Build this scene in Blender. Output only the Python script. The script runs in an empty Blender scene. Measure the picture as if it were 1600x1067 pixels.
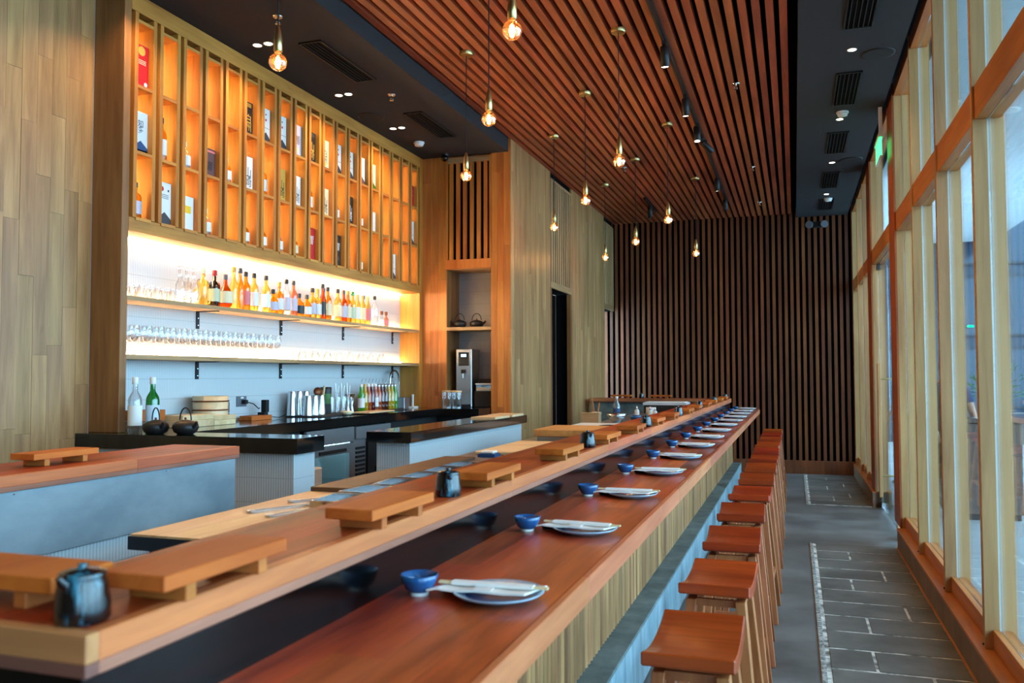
import bpy, bmesh, math, random
from mathutils import Vector, Matrix
random.seed(7)
R = math.radians
scene = bpy.context.scene
C = scene.collection

# ------------------------------------------------------------------ camera
cam_d = bpy.data.cameras.new('camera'); cam = bpy.data.objects.new('camera', cam_d); C.objects.link(cam)
cam_d.sensor_width = 36.0; cam_d.lens = 36.0 * 1320.0 / 1600.0
cam_d.clip_start = 0.05; cam_d.clip_end = 300
cam_d.dof.use_dof = True; cam_d.dof.focus_distance = 5.6; cam_d.dof.aperture_fstop = 4.5
_yaw, _pit, _rol = R(18.47), R(2.33), R(-0.15)
fw = Vector((-math.sin(_yaw) * math.cos(_pit), math.cos(_yaw) * math.cos(_pit), math.sin(_pit)))
rt = Vector((math.cos(_yaw), math.sin(_yaw), 0)); up = rt.cross(fw)
r2 = rt * math.cos(_rol) + up * math.sin(_rol); u2 = up * math.cos(_rol) - rt * math.sin(_rol)
cam.matrix_world = Matrix(((r2.x, u2.x, -fw.x, 0), (r2.y, u2.y, -fw.y, 0), (r2.z, u2.z, -fw.z, 1.5), (0, 0, 0, 1)))
scene.camera = cam

# ------------------------------------------------------------------ world, exposure
w = bpy.data.worlds.new('sky'); scene.world = w; w.use_nodes = True
bg = w.node_tree.nodes['Background']; bg.inputs[0].default_value = (0.40, 0.73, 1.0, 1); bg.inputs[1].default_value = 12.0
vs = scene.view_settings; vs.view_transform = 'Standard'; vs.look = 'None'; vs.gamma = 1.0; vs.use_curve_mapping = False
vs.exposure = 0.0
scene.cycles.max_bounces = 10; scene.cycles.transparent_max_bounces = 24
scene.cycles.diffuse_bounces = 5; scene.cycles.glossy_bounces = 4; scene.cycles.caustics_reflective = False; scene.cycles.caustics_refractive = False
scene.cycles.sample_clamp_indirect = 6.0
pl = bpy.data.lights.new('sky_portal', 'AREA'); pl.shape = 'RECTANGLE'; pl.size = 16.6; pl.size_y = 3.9
pl.cycles.is_portal = True
po = bpy.data.objects.new('sky_portal', pl); C.objects.link(po); po.location = (1.02, 5.3, 2.1); po.rotation_euler = (R(90), 0, R(90))

# ------------------------------------------------------------------ helpers
def lin(c):
    c = c / 255.0
    return c / 12.92 if c <= 0.04045 else ((c + 0.055) / 1.055) ** 2.4
def S(r, g, b): return (lin(r), lin(g), lin(b), 1)

M = {}
def base(name, col, rough=0.5, metal=0.0, coat=0.0, spec=0.5, emit=None, es=0.0, alpha=None):
    m = bpy.data.materials.new(name); m.use_nodes = True
    b = m.node_tree.nodes['Principled BSDF']
    b.inputs['Base Color'].default_value = col; b.inputs['Roughness'].default_value = rough
    b.inputs['Metallic'].default_value = metal; b.inputs['Coat Weight'].default_value = coat
    b.inputs['Coat Roughness'].default_value = 0.15
    b.inputs['Specular IOR Level'].default_value = spec
    if emit: b.inputs['Emission Color'].default_value = emit; b.inputs['Emission Strength'].default_value = es
    M[name] = m; return m
def N(nt, t, **kw):
    n = nt.nodes.new(t)
    for k, v in kw.items(): setattr(n, k, v)
    return n
def wood(name, dark, light, axis=2, rough=0.45, var=0.3, sc=1.0, coat=0.0, hue=0.006, spec=0.5, bump=0.06):
    m = base(name, light, rough, 0, coat, spec); nt = m.node_tree; b = nt.nodes['Principled BSDF']; L = nt.links.new
    g = N(nt, 'ShaderNodeNewGeometry'); oi = N(nt, 'ShaderNodeObjectInfo')
    off = N(nt, 'ShaderNodeVectorMath', operation='SCALE'); off.inputs[0].default_value = (37, 53, 71); L(oi.outputs['Random'], off.inputs['Scale'])
    ad = N(nt, 'ShaderNodeVectorMath', operation='ADD'); L(g.outputs['Position'], ad.inputs[0]); L(off.outputs[0], ad.inputs[1])
    mp = N(nt, 'ShaderNodeVectorMath', operation='MULTIPLY'); s = [22 * sc] * 3; s[axis] = 1.6 * sc; mp.inputs[1].default_value = s; L(ad.outputs[0], mp.inputs[0])
    n1 = N(nt, 'ShaderNodeTexNoise'); n1.inputs['Scale'].default_value = 1.0; n1.inputs['Detail'].default_value = 6; n1.inputs['Roughness'].default_value = 0.65; n1.inputs['Distortion'].default_value = 0.6
    L(mp.outputs[0], n1.inputs['Vector'])
    mp2 = N(nt, 'ShaderNodeVectorMath', operation='MULTIPLY'); s = [5 * sc] * 3; s[axis] = 0.9 * sc; mp2.inputs[1].default_value = s; L(ad.outputs[0], mp2.inputs[0])
    n2 = N(nt, 'ShaderNodeTexNoise'); n2.inputs['Scale'].default_value = 1.0; n2.inputs['Detail'].default_value = 3; L(mp2.outputs[0], n2.inputs['Vector'])
    mx = N(nt, 'ShaderNodeMath', operation='ADD'); L(n1.outputs[0], mx.inputs[0]); L(n2.outputs[0], mx.inputs[1])
    cr = N(nt, 'ShaderNodeValToRGB'); cr.color_ramp.elements[0].position = 0.72; cr.color_ramp.elements[1].position = 1.22
    cr.color_ramp.elements[0].color = dark; cr.color_ramp.elements[1].color = light
    mr0 = N(nt, 'ShaderNodeMapRange'); mr0.inputs[1].default_value = 0.6; mr0.inputs[2].default_value = 1.4; L(mx.outputs[0], mr0.inputs[0])
    cr.color_ramp.elements[0].position = 0.15; cr.color_ramp.elements[1].position = 0.85
    L(mr0.outputs[0], cr.inputs[0])
    hs = N(nt, 'ShaderNodeHueSaturation'); L(cr.outputs[0], hs.inputs['Color'])
    mr = N(nt, 'ShaderNodeMapRange'); mr.inputs[3].default_value = 1 - var; mr.inputs[4].default_value = 1 + var; L(oi.outputs['Random'], mr.inputs[0]); L(mr.outputs[0], hs.inputs['Value'])
    m7 = N(nt, 'ShaderNodeMath', operation='MULTIPLY'); m7.inputs[1].default_value = 7.31; L(oi.outputs['Random'], m7.inputs[0])
    fr = N(nt, 'ShaderNodeMath', operation='FRACT'); L(m7.outputs[0], fr.inputs[0])
    mh = N(nt, 'ShaderNodeMapRange'); mh.inputs[3].default_value = 0.5 - hue; mh.inputs[4].default_value = 0.5 + hue; L(fr.outputs[0], mh.inputs[0]); L(mh.outputs[0], hs.inputs['Hue'])
    L(hs.outputs[0], b.inputs['Base Color'])
    bp = N(nt, 'ShaderNodeBump'); bp.inputs['Strength'].default_value = bump; bp.inputs['Distance'].default_value = 0.01; L(n1.outputs[0], bp.inputs['Height']); L(bp.outputs[0], b.inputs['Normal'])
    return m
def noisy(name, a, bcol, scale=4, rough=0.6, metal=0, detail=6, stretch=(1, 1, 1), bump=0.0, lo=0.35, hi=0.7, rvar=0.0, coat=0.0):
    m = base(name, a, rough, metal, coat); nt = m.node_tree; b = nt.nodes['Principled BSDF']; L = nt.links.new
    g = N(nt, 'ShaderNodeNewGeometry'); mp = N(nt, 'ShaderNodeVectorMath', operation='MULTIPLY'); mp.inputs[1].default_value = stretch; L(g.outputs['Position'], mp.inputs[0])
    n1 = N(nt, 'ShaderNodeTexNoise'); n1.inputs['Scale'].default_value = scale; n1.inputs['Detail'].default_value = detail; n1.inputs['Roughness'].default_value = 0.62; L(mp.outputs[0], n1.inputs['Vector'])
    cr = N(nt, 'ShaderNodeValToRGB'); cr.color_ramp.elements[0].position = lo; cr.color_ramp.elements[1].position = hi
    cr.color_ramp.elements[0].color = a; cr.color_ramp.elements[1].color = bcol; L(n1.outputs[0], cr.inputs[0]); L(cr.outputs[0], b.inputs['Base Color'])
    if rvar:
        mr = N(nt, 'ShaderNodeMapRange'); mr.inputs[3].default_value = rough - rvar; mr.inputs[4].default_value = rough + rvar; L(n1.outputs[0], mr.inputs[0]); L(mr.outputs[0], b.inputs['Roughness'])
    if bump:
        bp = N(nt, 'ShaderNodeBump'); bp.inputs['Strength'].default_value = bump; bp.inputs['Distance'].default_value = 0.01; L(n1.outputs[0], bp.inputs['Height']); L(bp.outputs[0], b.inputs['Normal'])
    return m
def tiles(name, col, grout, pw=0.0155, ph=0.135, rough=0.3):
    """narrow upright finger tiles: relief and joints too fine to build singly"""
    m = base(name, col, rough); nt = m.node_tree; b = nt.nodes['Principled BSDF']; L = nt.links.new
    g = N(nt, 'ShaderNodeNewGeometry'); sp = N(nt, 'ShaderNodeSeparateXYZ'); L(g.outputs['Position'], sp.inputs[0])
    nx = N(nt, 'ShaderNodeSeparateXYZ'); L(g.outputs['Normal'], nx.inputs[0])
    ab = N(nt, 'ShaderNodeMath', operation='ABSOLUTE'); L(nx.outputs[0], ab.inputs[0]); gt = N(nt, 'ShaderNodeMath', operation='GREATER_THAN'); gt.inputs[1].default_value = 0.5; L(ab.outputs[0], gt.inputs[0])
    mx = N(nt, 'ShaderNodeMix'); mx.data_type = 'FLOAT'; L(gt.outputs[0], mx.inputs[0]); L(sp.outputs[0], mx.inputs[2]); L(sp.outputs[1], mx.inputs[3])
    def saw(src, p, e):
        d = N(nt, 'ShaderNodeMath', operation='DIVIDE'); d.inputs[1].default_value = p; L(src, d.inputs[0])
        f = N(nt, 'ShaderNodeMath', operation='PINGPONG'); f.inputs[1].default_value = 0.5; L(d.outputs[0], f.inputs[0])
        mr = N(nt, 'ShaderNodeMapRange'); mr.inputs[1].default_value = 0; mr.inputs[2].default_value = e; L(f.outputs[0], mr.inputs[0]); return mr.outputs[0]
    a = saw(mx.outputs[0], pw, 0.22); c = saw(sp.outputs[2], ph, 0.025)
    mn = N(nt, 'ShaderNodeMath', operation='MINIMUM'); L(a, mn.inputs[0]); L(c, mn.inputs[1])
    mc = N(nt, 'ShaderNodeMix'); mc.data_type = 'RGBA'; L(mn.outputs[0], mc.inputs[0]); mc.inputs[6].default_value = grout; mc.inputs[7].default_value = col
    L(mc.outputs[2], b.inputs['Base Color'])
    bp = N(nt, 'ShaderNodeBump'); bp.inputs['Strength'].default_value = 0.35; bp.inputs['Distance'].default_value = 0.004; L(mn.outputs[0], bp.inputs['Height']); L(bp.outputs[0], b.inputs['Normal'])
    return m
def clear(name, tint=(1, 1, 1, 1), gloss=0.06, body=None, bf=0.0, rough=0.02):
    """thin glass or a filled bottle: see-through + gloss, optional coloured liquid body"""
    m = bpy.data.materials.new(name); m.use_nodes = True; nt = m.node_tree; nt.nodes.clear(); L = nt.links.new
    o = N(nt, 'ShaderNodeOutputMaterial'); t = N(nt, 'ShaderNodeBsdfTransparent'); t.inputs[0].default_value = tint
    g = N(nt, 'ShaderNodeBsdfGlossy'); g.inputs[0].default_value = (1, 1, 1, 1); g.inputs['Roughness'].default_value = rough
    lw = N(nt, 'ShaderNodeLayerWeight'); lw.inputs[0].default_value = 0.35
    mr = N(nt, 'ShaderNodeMapRange'); mr.inputs[3].default_value = gloss; mr.inputs[4].default_value = min(1, gloss + 0.55); L(lw.outputs['Fresnel'], mr.inputs[0])
    src = t.outputs[0]
    if body:
        d = N(nt, 'ShaderNodeBsdfTranslucent'); d.inputs[0].default_value = body
        d2 = N(nt, 'ShaderNodeBsdfDiffuse'); d2.inputs[0].default_value = body
        a = N(nt, 'ShaderNodeMixShader'); a.inputs[0].default_value = 0.4; L(d.outputs[0], a.inputs[1]); L(d2.outputs[0], a.inputs[2])
        x = N(nt, 'ShaderNodeMixShader'); x.inputs[0].default_value = bf; L(src, x.inputs[1]); L(a.outputs[0], x.inputs[2]); src = x.outputs[0]
    z = N(nt, 'ShaderNodeMixShader'); L(mr.outputs[0], z.inputs[0]); L(src, z.inputs[1]); L(g.outputs[0], z.inputs[2]); L(z.outputs[0], o.inputs[0])
    M[name] = m; return m
def glow(name, col, s):
    m = bpy.data.materials.new(name); m.use_nodes = True; nt = m.node_tree; nt.nodes.clear()
    o = N(nt, 'ShaderNodeOutputMaterial'); e = N(nt, 'ShaderNodeEmission'); e.inputs[0].default_value = col; e.inputs[1].default_value = s
    nt.links.new(e.outputs[0], o.inputs[0]); M[name] = m; return m

# ---- mesh building
class MB:
    def __init__(s): s.v = []; s.f = []; s.sm = []
    def add(s, vs_, fs_, smooth=False):
        o = len(s.v); s.v += [tuple(v) for v in vs_]; s.f += [tuple(i + o for i in f) for f in fs_]; s.sm += [smooth] * len(fs_); return s
    def box(s, x0, x1, y0, y1, z0, z1):
        return s.add([(x0, y0, z0), (x1, y0, z0), (x1, y1, z0), (x0, y1, z0), (x0, y0, z1), (x1, y0, z1), (x1, y1, z1), (x0, y1, z1)],
                     [(0, 3, 2, 1), (4, 5, 6, 7), (0, 1, 5, 4), (1, 2, 6, 5), (2, 3, 7, 6), (3, 0, 4, 7)])
    def lathe(s, prof, n=20, c=(0, 0, 0), close=True):
        vs_ = []; fs_ = []
        for r, z in prof:
            for i in range(n):
                a = 2 * math.pi * i / n; vs_.append((c[0] + r * math.cos(a), c[1] + r * math.sin(a), c[2] + z))
        for k in range(len(prof) - 1):
            for i in range(n):
                j = (i + 1) % n; fs_.append((k * n + i, k * n + j, (k + 1) * n + j, (k + 1) * n + i))
        s.add(vs_, fs_, True)
        if close:
            s.add(vs_[:n], [tuple(range(n - 1, -1, -1))]); s.add(vs_[-n:], [tuple(range(n))])
        return s
    def tube(s, path, r, n=8, closed=False, cap=True):
        P = [Vector(p) for p in path]; m = len(P); vs_ = []; fs_ = []; prev = None
        rr = r if isinstance(r, (list, tuple)) else [r] * m
        for k in range(m):
            if closed: t = P[(k + 1) % m] - P[k - 1]
            else: t = P[min(k + 1, m - 1)] - P[max(k - 1, 0)]
            t.normalize()
            if prev is None:
                a = Vector((0, 0, 1)) if abs(t.z) < 0.9 else Vector((1, 0, 0)); u = t.cross(a).normalized()
            else: u = (prev - t * prev.dot(t)).normalized()
            prev = u; v = t.cross(u)
            for i in range(n):
                an = 2 * math.pi * i / n; vs_.append(P[k] + (u * math.cos(an) + v * math.sin(an)) * rr[k])
        for k in range(m if closed else m - 1):
            k2 = (k + 1) % m
            for i in range(n):
                j = (i + 1) % n; fs_.append((k * n + i, k * n + j, k2 * n + j, k2 * n + i))
        s.add(vs_, fs_, True)
        if cap and not closed:
            s.add(vs_[:n], [tuple(range(n - 1, -1, -1))]); s.add(vs_[-n:], [tuple(range(n))])
        return s
    def sphere(s, c, r, n=16, k=10, sz=1.0):
        return s.lathe([(max(1e-4, r * math.sin(math.pi * i / k)), -r * sz * math.cos(math.pi * i / k)) for i in range(k + 1)], n, c, False)
    def mesh(s, name):
        me = bpy.data.meshes.new(name); me.from_pydata(s.v, [], s.f)
        me.polygons.foreach_set('use_smooth', s.sm); me.update(); return me
    def build(s, name, mat, parent=None, loc=(0, 0, 0), rz=0.0, bev=0.0):
        return place(name, s.mesh(name), mat, parent, loc, rz, bev)
def bevel_mesh(me, b, seg=1):
    bm = bmesh.new(); bm.from_mesh(me)
    bmesh.ops.bevel(bm, geom=[e for e in bm.edges if e.calc_face_angle(0) > 0.6], offset=b, segments=seg, profile=0.6, affect='EDGES'); bm.to_mesh(me); bm.free()
def place(name, me, mat, parent=None, loc=(0, 0, 0), rz=0.0, bev=0.0):
    if bev: bevel_mesh(me, bev)
    if mat is not None and not me.materials: me.materials.append(M[mat] if isinstance(mat, str) else mat)
    o = bpy.data.objects.new(name, me); C.objects.link(o); o.location = loc; o.rotation_euler = (0, 0, rz)
    if parent is not None: o.parent = parent
    return o
def tag(o, label=None, cat=None, group=None, kind=None):
    if label: o['label'] = label
    if cat: o['category'] = cat
    if group: o['group'] = group
    if kind: o['kind'] = kind
    return o
def thing(name, label, cat, loc=(0, 0, 0), rz=0.0, group=None):
    o = bpy.data.objects.new(name, None); o.empty_display_size = 0.05; C.objects.link(o); o.location = loc; o.rotation_euler = (0, 0, rz)
    return tag(o, label, cat, group)
def struct(o): o['kind'] = 'structure'; return o
def dup(root, loc, rz=None, label=None, parent=None):
    r = root.copy(); C.objects.link(r); r.location = loc
    if rz is not None: r.rotation_euler = (0, 0, rz)
    if label: r['label'] = label
    for ch in root.children:
        c = ch.copy(); C.objects.link(c); c.parent = r
        for g in ch.children:
            d = g.copy(); C.objects.link(d); d.parent = c
    return r
CACHE = {}
def piece(name, x0, x1, y0, y1, z0, z1, mat, parent=None, bev=0.0):
    d = (round(x1 - x0, 4), round(y1 - y0, 4), round(z1 - z0, 4), mat, bev)
    if d not in CACHE:
        me = MB().box(-d[0] / 2, d[0] / 2, -d[1] / 2, d[1] / 2, -d[2] / 2, d[2] / 2).mesh(name)
        if bev: bevel_mesh(me, bev)
        me.materials.append(M[mat]); CACHE[d] = me
    o = bpy.data.objects.new(name, CACHE[d]); C.objects.link(o); o.location = ((x0 + x1) / 2, (y0 + y1) / 2, (z0 + z1) / 2)
    if parent is not None: o.parent = parent
    return o
def lettering(body, size, mat, parent, loc, rot=(R(90), 0, R(90)), vertical=False, name='lettering', sx=1.0):
    cu = bpy.data.curves.new('lettering', 'FONT'); cu.body = body; cu.size = size; cu.align_x = 'CENTER'; cu.align_y = 'CENTER'; cu.resolution_u = 1
    if vertical: cu.body = '\n'.join(body); cu.space_line = 0.8
    o = bpy.data.objects.new('tmp', cu); C.objects.link(o)
    dg = bpy.context.evaluated_depsgraph_get(); me = bpy.data.meshes.new_from_object(o.evaluated_get(dg)); bpy.data.objects.remove(o)
    me.materials.clear(); me.materials.append(M[mat])
    t = bpy.data.objects.new(name, me); C.objects.link(t); t.location = loc; t.rotation_euler = rot; t.scale = (sx, 1, 1); t.parent = parent
    return t
ORD = ['first', 'second', 'third', 'fourth', 'fifth', 'sixth', 'seventh', 'eighth', 'ninth', 'tenth', 'eleventh', 'twelfth', 'thirteenth', 'fourteenth', 'fifteenth',
       'sixteenth', 'seventeenth', 'eighteenth', 'nineteenth', 'twentieth'] + ['twenty-' + s for s in ('first', 'second', 'third', 'fourth', 'fifth', 'sixth', 'seventh', 'eighth', 'ninth')] + ['thirtieth', 'thirty-first', 'thirty-second', 'thirty-third', 'thirty-fourth', 'thirty-fifth', 'thirty-sixth']

# ------------------------------------------------------------------ materials
wood('oak_z', S(128, 98, 62), S(188, 155, 108), 2, 0.5, 0.16)
wood('oak_wall', S(136, 96, 57), S(190, 146, 96), 2, 0.4, 0.13)
wood('oak_side', S(116, 74, 38), S(162, 112, 62), 2, 0.5, 0.05)
wood('oak_y', S(128, 96, 60), S(186, 150, 104), 1, 0.5, 0.12)
wood('oak_x', S(128, 96, 60), S(186, 150, 104), 0, 0.5, 0.12)
wood('cubby_z', S(164, 98, 32), S(212, 146, 60), 2, 0.5, 0.08)
wood('cubby_y', S(164, 98, 36), S(212, 146, 66), 1, 0.5, 0.08)
wood('slat_y', S(128, 62, 34), S(184, 100, 58), 1, 0.5, 0.12)
wood('slat_z', S(84, 40, 16), S(130, 70, 32), 2, 0.5, 0.28)
wood('post_z', S(162, 115, 67), S(200, 153, 98), 2, 0.5, 0.07)
wood('rail_y', S(168, 96, 40), S(206, 132, 64), 1, 0.5, 0.07)
wood('jamb_z', S(126, 54, 14), S(170, 84, 26), 2, 0.5, 0.07)
wood('bar_y', S(104, 30, 11), S(206, 92, 38), 1, 0.34, 0.45, 1.0, 0.2, 0.006)
wood('bar_edge_y', S(158, 78, 48), S(208, 122, 80), 1, 0.4, 0.14)
wood('shelf_y', S(112, 34, 12), S(188, 78, 30), 1, 0.42, 0.14, 1.0, 0.0, spec=0.25)
wood('shelf_x', S(112, 34, 12), S(188, 78, 30), 0, 0.42, 0.14, 1.0, 0.0, spec=0.25)
wood('lip_y', S(168, 80, 44), S(222, 122, 70), 1, 0.42, 0.12)
wood('lip_x', S(152, 90, 52), S(204, 136, 86), 0, 0.45, 0.1)
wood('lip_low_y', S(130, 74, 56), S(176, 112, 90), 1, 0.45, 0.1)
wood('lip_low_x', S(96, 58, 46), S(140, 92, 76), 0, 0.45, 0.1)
wood('stool_seat', S(136, 38, 8), S(192, 74, 22), 0, 0.3, 0.12, 1.0, 0.25, 0.008)
wood('stool_leg', S(146, 74, 36), S(196, 118, 68), 2, 0.45, 0.12)
wood('tray_y', S(168, 76, 22), S(212, 118, 44), 1, 0.5, 0.08, spec=0.25)
wood('tray_x', S(160, 84, 34), S(204, 124, 58), 0, 0.5, 0.06, spec=0.25)
wood('dowel_z', S(140, 94, 52), S(208, 152, 98), 2, 0.5, 0.3)
wood('bamboo_y', S(214, 164, 104), S(242, 204, 150), 1, 0.4, 0.05, 2.0)
wood('honey', S(186, 128, 62), S(222, 166, 94), 1, 0.45, 0.05)
wood('dark_plank', S(74, 48, 30), S(104, 70, 44), 0, 0.5, 0.05)
wood('pale_wood', S(206, 170, 122), S(236, 206, 160), 0, 0.5, 0.06)
wood('orange_oak', S(164, 92, 34), S(208, 134, 64), 2, 0.42, 0.16)
noisy('concrete_floor', S(80, 80, 80), S(136, 135, 132), 1.8, 0.42, rvar=0.12, bump=0.08, lo=0.3, hi=0.75)
noisy('paver_stone', S(76, 75, 72), S(130, 127, 121), 1.8, 0.5, rvar=0.1, bump=0.1)
noisy('mortar', S(110, 106, 98), S(236, 232, 222), 9, 0.85, bump=0.6, lo=0.38, hi=0.58)
noisy('pebble', S(112, 110, 106), S(190, 187, 180), 38, 0.8, bump=0.9, lo=0.4, hi=0.58)
noisy('concrete_plinth', S(92, 108, 108), S(140, 156, 154), 5, 0.55, bump=0.1)
noisy('plinth_face', S(128, 158, 170), S(186, 206, 214), 6, 0.5, stretch=(1, 3, 0.6), bump=0.05)
noisy('soffit', S(29, 29, 32), S(36, 36, 39), 60, 0.9)
noisy('curb', S(118, 96, 74), S(142, 118, 94), 5, 0.7)
base('gasket', S(206, 212, 212), 0.5); base('fridge_steel', S(150, 154, 158), 0.3, 0.6); base('black', S(8, 8, 9), 0.8); base('void', S(3, 3, 3), 0.95, spec=0.1)
base('black_stone', S(12, 12, 13), 0.08, coat=0.3); base('black_glass', S(5, 5, 5), 0.14, spec=0.35)
base('black_metal', S(22, 22, 24), 0.45, 0.3); base('dark_rubber', S(24, 20, 18), 0.7)
noisy('steel_panel', S(136, 150, 158), S(164, 176, 182), 3, 0.4, 0.35, stretch=(1, 1, 2), rvar=0.06)
base('steel', S(196, 198, 200), 0.22, 1.0); base('brushed', S(176, 178, 180), 0.35, 1.0); base('brass', S(196, 172, 118), 0.3, 1.0)
base('steel_dark', S(64, 66, 70), 0.35, 0.8)
tiles('tile_white', S(202, 206, 208), S(164, 168, 170)); tiles('tile_grey', S(178, 178, 180), S(140, 140, 140))
base('white', S(232, 230, 226), 0.5); base('paper', S(240, 238, 232), 0.7); base('cream', S(238, 220, 178), 0.6)
base('red', S(196, 26, 30), 0.45); base('gold', S(206, 164, 70), 0.4); base('green_box', S(196, 208, 176), 0.55); base('mauve_box', S(92, 64, 66), 0.5)
base('pale_blue', S(196, 214, 226), 0.5); base('navy', S(30, 70, 120), 0.5); base('charcoal', S(54, 56, 62), 0.5); base('ink', S(14, 14, 14), 0.6)
base('box_black', S(20, 19, 18), 0.45); base('yellow', S(246, 196, 40), 0.5); base('pink', S(222, 120, 120), 0.5); base('lilac', S(196, 190, 206), 0.5)
base('iron', S(24, 22, 22), 0.5); base('copper', S(120, 66, 36), 0.4, 0.6)
base('blue_glaze', S(22, 86, 142), 0.15, coat=0.4); base('plate_glaze', S(150, 174, 192), 0.2, coat=0.3); base('plate_blue', S(36, 62, 130), 0.2, coat=0.3)
noisy('jar_glaze', S(7, 11, 14), S(58, 128, 150), 40, 0.15, stretch=(1, 1, 0.18), lo=0.54, hi=0.66, coat=0.4)
base('chopstick', S(232, 208, 160), 0.5); base('grey_plastic', S(96, 98, 104), 0.5)
base('chrome', S(225, 226, 228), 0.08, 1.0)
clear('pane', (0.96, 0.985, 0.985, 1), 0.02); clear('glass', (0.97, 0.97, 0.97, 1), 0.05)
clear('bulb_glass', (1.0, 0.66, 0.36, 1), 0.10, (1.0, 0.45, 0.12, 1), 0.05)
clear('amber', (0.95, 0.6, 0.12, 1), 0.05, S(245, 160, 20), 0.5); clear('deep_amber', (0.8, 0.3, 0.04, 1), 0.05, S(220, 96, 16), 0.55)
clear('pale_gold', (1, 0.82, 0.4, 1), 0.05, S(250, 204, 80), 0.4); clear('clear_spirit', (0.96, 0.97, 0.98, 1), 0.06, S(240, 240, 240), 0.08)
clear('green_glass', (0.15, 0.65, 0.25, 1), 0.06, S(20, 140, 50), 0.35); clear('dark_bottle', (0.06, 0.07, 0.08, 1), 0.08, S(24, 24, 26), 0.8)
clear('red_liquid', (0.45, 0.05, 0.05, 1), 0.05, S(130, 16, 20), 0.75); clear('orange_liquid', (0.9, 0.35, 0.1, 1), 0.05, S(238, 110, 40), 0.8)
clear('yellow_liquid', (0.95, 0.8, 0.1, 1), 0.05, S(246, 206, 30), 0.8); clear('brown_liquid', (0.35, 0.1, 0.04, 1), 0.05, S(120, 44, 22), 0.8)
clear('lime_liquid', (0.5, 0.85, 0.2, 1), 0.05, S(110, 200, 40), 0.7); clear('blush_liquid', (0.9, 0.5, 0.4, 1), 0.05, S(240, 150, 110), 0.6)
glow('led', (1.0, 0.70, 0.36, 1), 125.0); glow('led_cubby', (1.0, 0.66, 0.20, 1), 115.0); glow('filament', (1.0, 0.55, 0.18, 1), 160.0)
glow('downlight_glow', (1.0, 0.78, 0.5, 1), 14.0); glow('exit_green', (0.06, 1.0, 0.25, 1), 3.0); glow('screen', (0.5, 0.8, 1.0, 1), 2.5); glow('fridge_led', (0.35, 0.8, 1.0, 1), 70.0)
glow('signal_green', (0.0, 1.0, 0.6, 1), 3.0)
base('skin', S(196, 140, 112), 0.5); base('shirt', S(34, 52, 92), 0.8); base('trousers', S(30, 32, 40), 0.8); base('hair', S(24, 18, 16), 0.6); base('shoe', S(20, 20, 20), 0.5)
base('leaf', S(70, 118, 52), 0.5); base('canopy_paint', S(204, 206, 208), 0.7); base('facade_dark', S(56, 66, 78), 0.5); base('facade_pane', S(40, 58, 74), 0.1, 0.0)
noisy('plaza_stone', S(156, 158, 158), S(178, 180, 180), 2, 0.4); base('plaza_joint', S(120, 124, 126), 0.7)
wood('podium_wood', S(58, 36, 24), S(98, 64, 42), 2, 0.45, 0.1)

# ------------------------------------------------------------------ room shell
XW, XN, XS = -4.03, -3.80, -2.79
YC, YF, ZB = 8.33, 13.67, 1.168
floor = struct(MB().box(-4.3, 1.03, -3.1, 13.9, -0.12, 0.0).build('floor', 'concrete_floor'))
# paver inlays along the window: mortar bed with pavers laid into it
def inlay(y0, y1, offs):
    bed = MB().box(0.105, 0.812, y0, y1, 0.0, 0.0035).build('mortar_bed', 'mortar', floor)
    MB().box(0.108, 0.132, y0 - .01, y1 + .01, 0.0, 0.008).build('pebble_strip', 'pebble', floor)
    y = y0 + .012; k = 0
    while y < y1 - 0.2:
        xs = [0.157, offs[k % len(offs)], 0.81]
        if offs[k % len(offs)] is None: xs = [0.157, 0.81]
        for a, b in zip(xs[:-1], xs[1:]):
            piece('paver', a + (0.016 if a > .2 else 0), b, y + .011, y + .326, 0.0, 0.0065, 'paver_stone', floor, 0.002)
        y += 0.34; k += 1
inlay(3.30, 8.04, [0.40, None, 0.38, 0.62, 0.37, None, 0.39, 0.64, None, 0.36, 0.60, None, 0.4, None])
inlay(10.46, 13.55, [None, 0.42, 0.62, None, 0.38, 0.6, None, 0.4, None])

wall_left = struct(MB().box(-4.3, XW - .02, -3.1, 8.9, 0, 4.2).build('wall_left', 'oak_side'))
def plank_wall(parent, u0, u1, pitch, zr, fixed, axis, mat, depth=0.02, lens=(0.55, 1.15), face=1):
    """columns of vertical planks with staggered butt joints, each plank its own part"""
    n = max(1, round((u1 - u0) / pitch)); p = (u1 - u0) / n
    for i in range(n):
        z = zr[0]; first = True
        while z < zr[1] - 0.01:
            h = random.uniform(*lens)
            if first: h = random.uniform(0.3, lens[1]); first = False
            z2 = min(zr[1], z + h)
            if zr[1] - z2 < 0.25: z2 = zr[1]
            t = depth + random.uniform(-0.0015, 0.0015)
            a, b = u0 + i * p + .0006, u0 + (i + 1) * p - .0006
            if axis == 'y': piece('plank', fixed, fixed + face * t, a, b, z + .0006, z2 - .0006, mat, parent) if face > 0 else piece('plank', fixed - t, fixed, a, b, z, z2, mat, parent)
            else: piece('plank', a, b, fixed - t, fixed, z + .0006, z2 - .0006, mat, parent)
            z = z2
plank_wall(wall_left, 2.22, 4.018, 0.098, (0, 4.1), XW - .02, 'y', 'oak_wall')
wall_back = struct(MB().box(-4.3, 1.1, -3.2, -3.1, 0, 4.2).build('wall_back', 'oak_side'))

# far wall
wall_far = struct(MB().box(-4.3, 1.1, YF + .05, YF + .15, 0, 4.2).build('wall_far', 'void'))
x = 0.865
while x > -4.0:
    piece('slat', x - .0225, x + .0225, YF, YF + .05, 0.2, 4.08, 'slat_z', wall_far); x -= 0.0883
struct(piece('baseboard_far', -2.9, 0.9, YF - .03, YF + .02, 0, 0.2, 'slat_z', None, 0.003))

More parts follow.
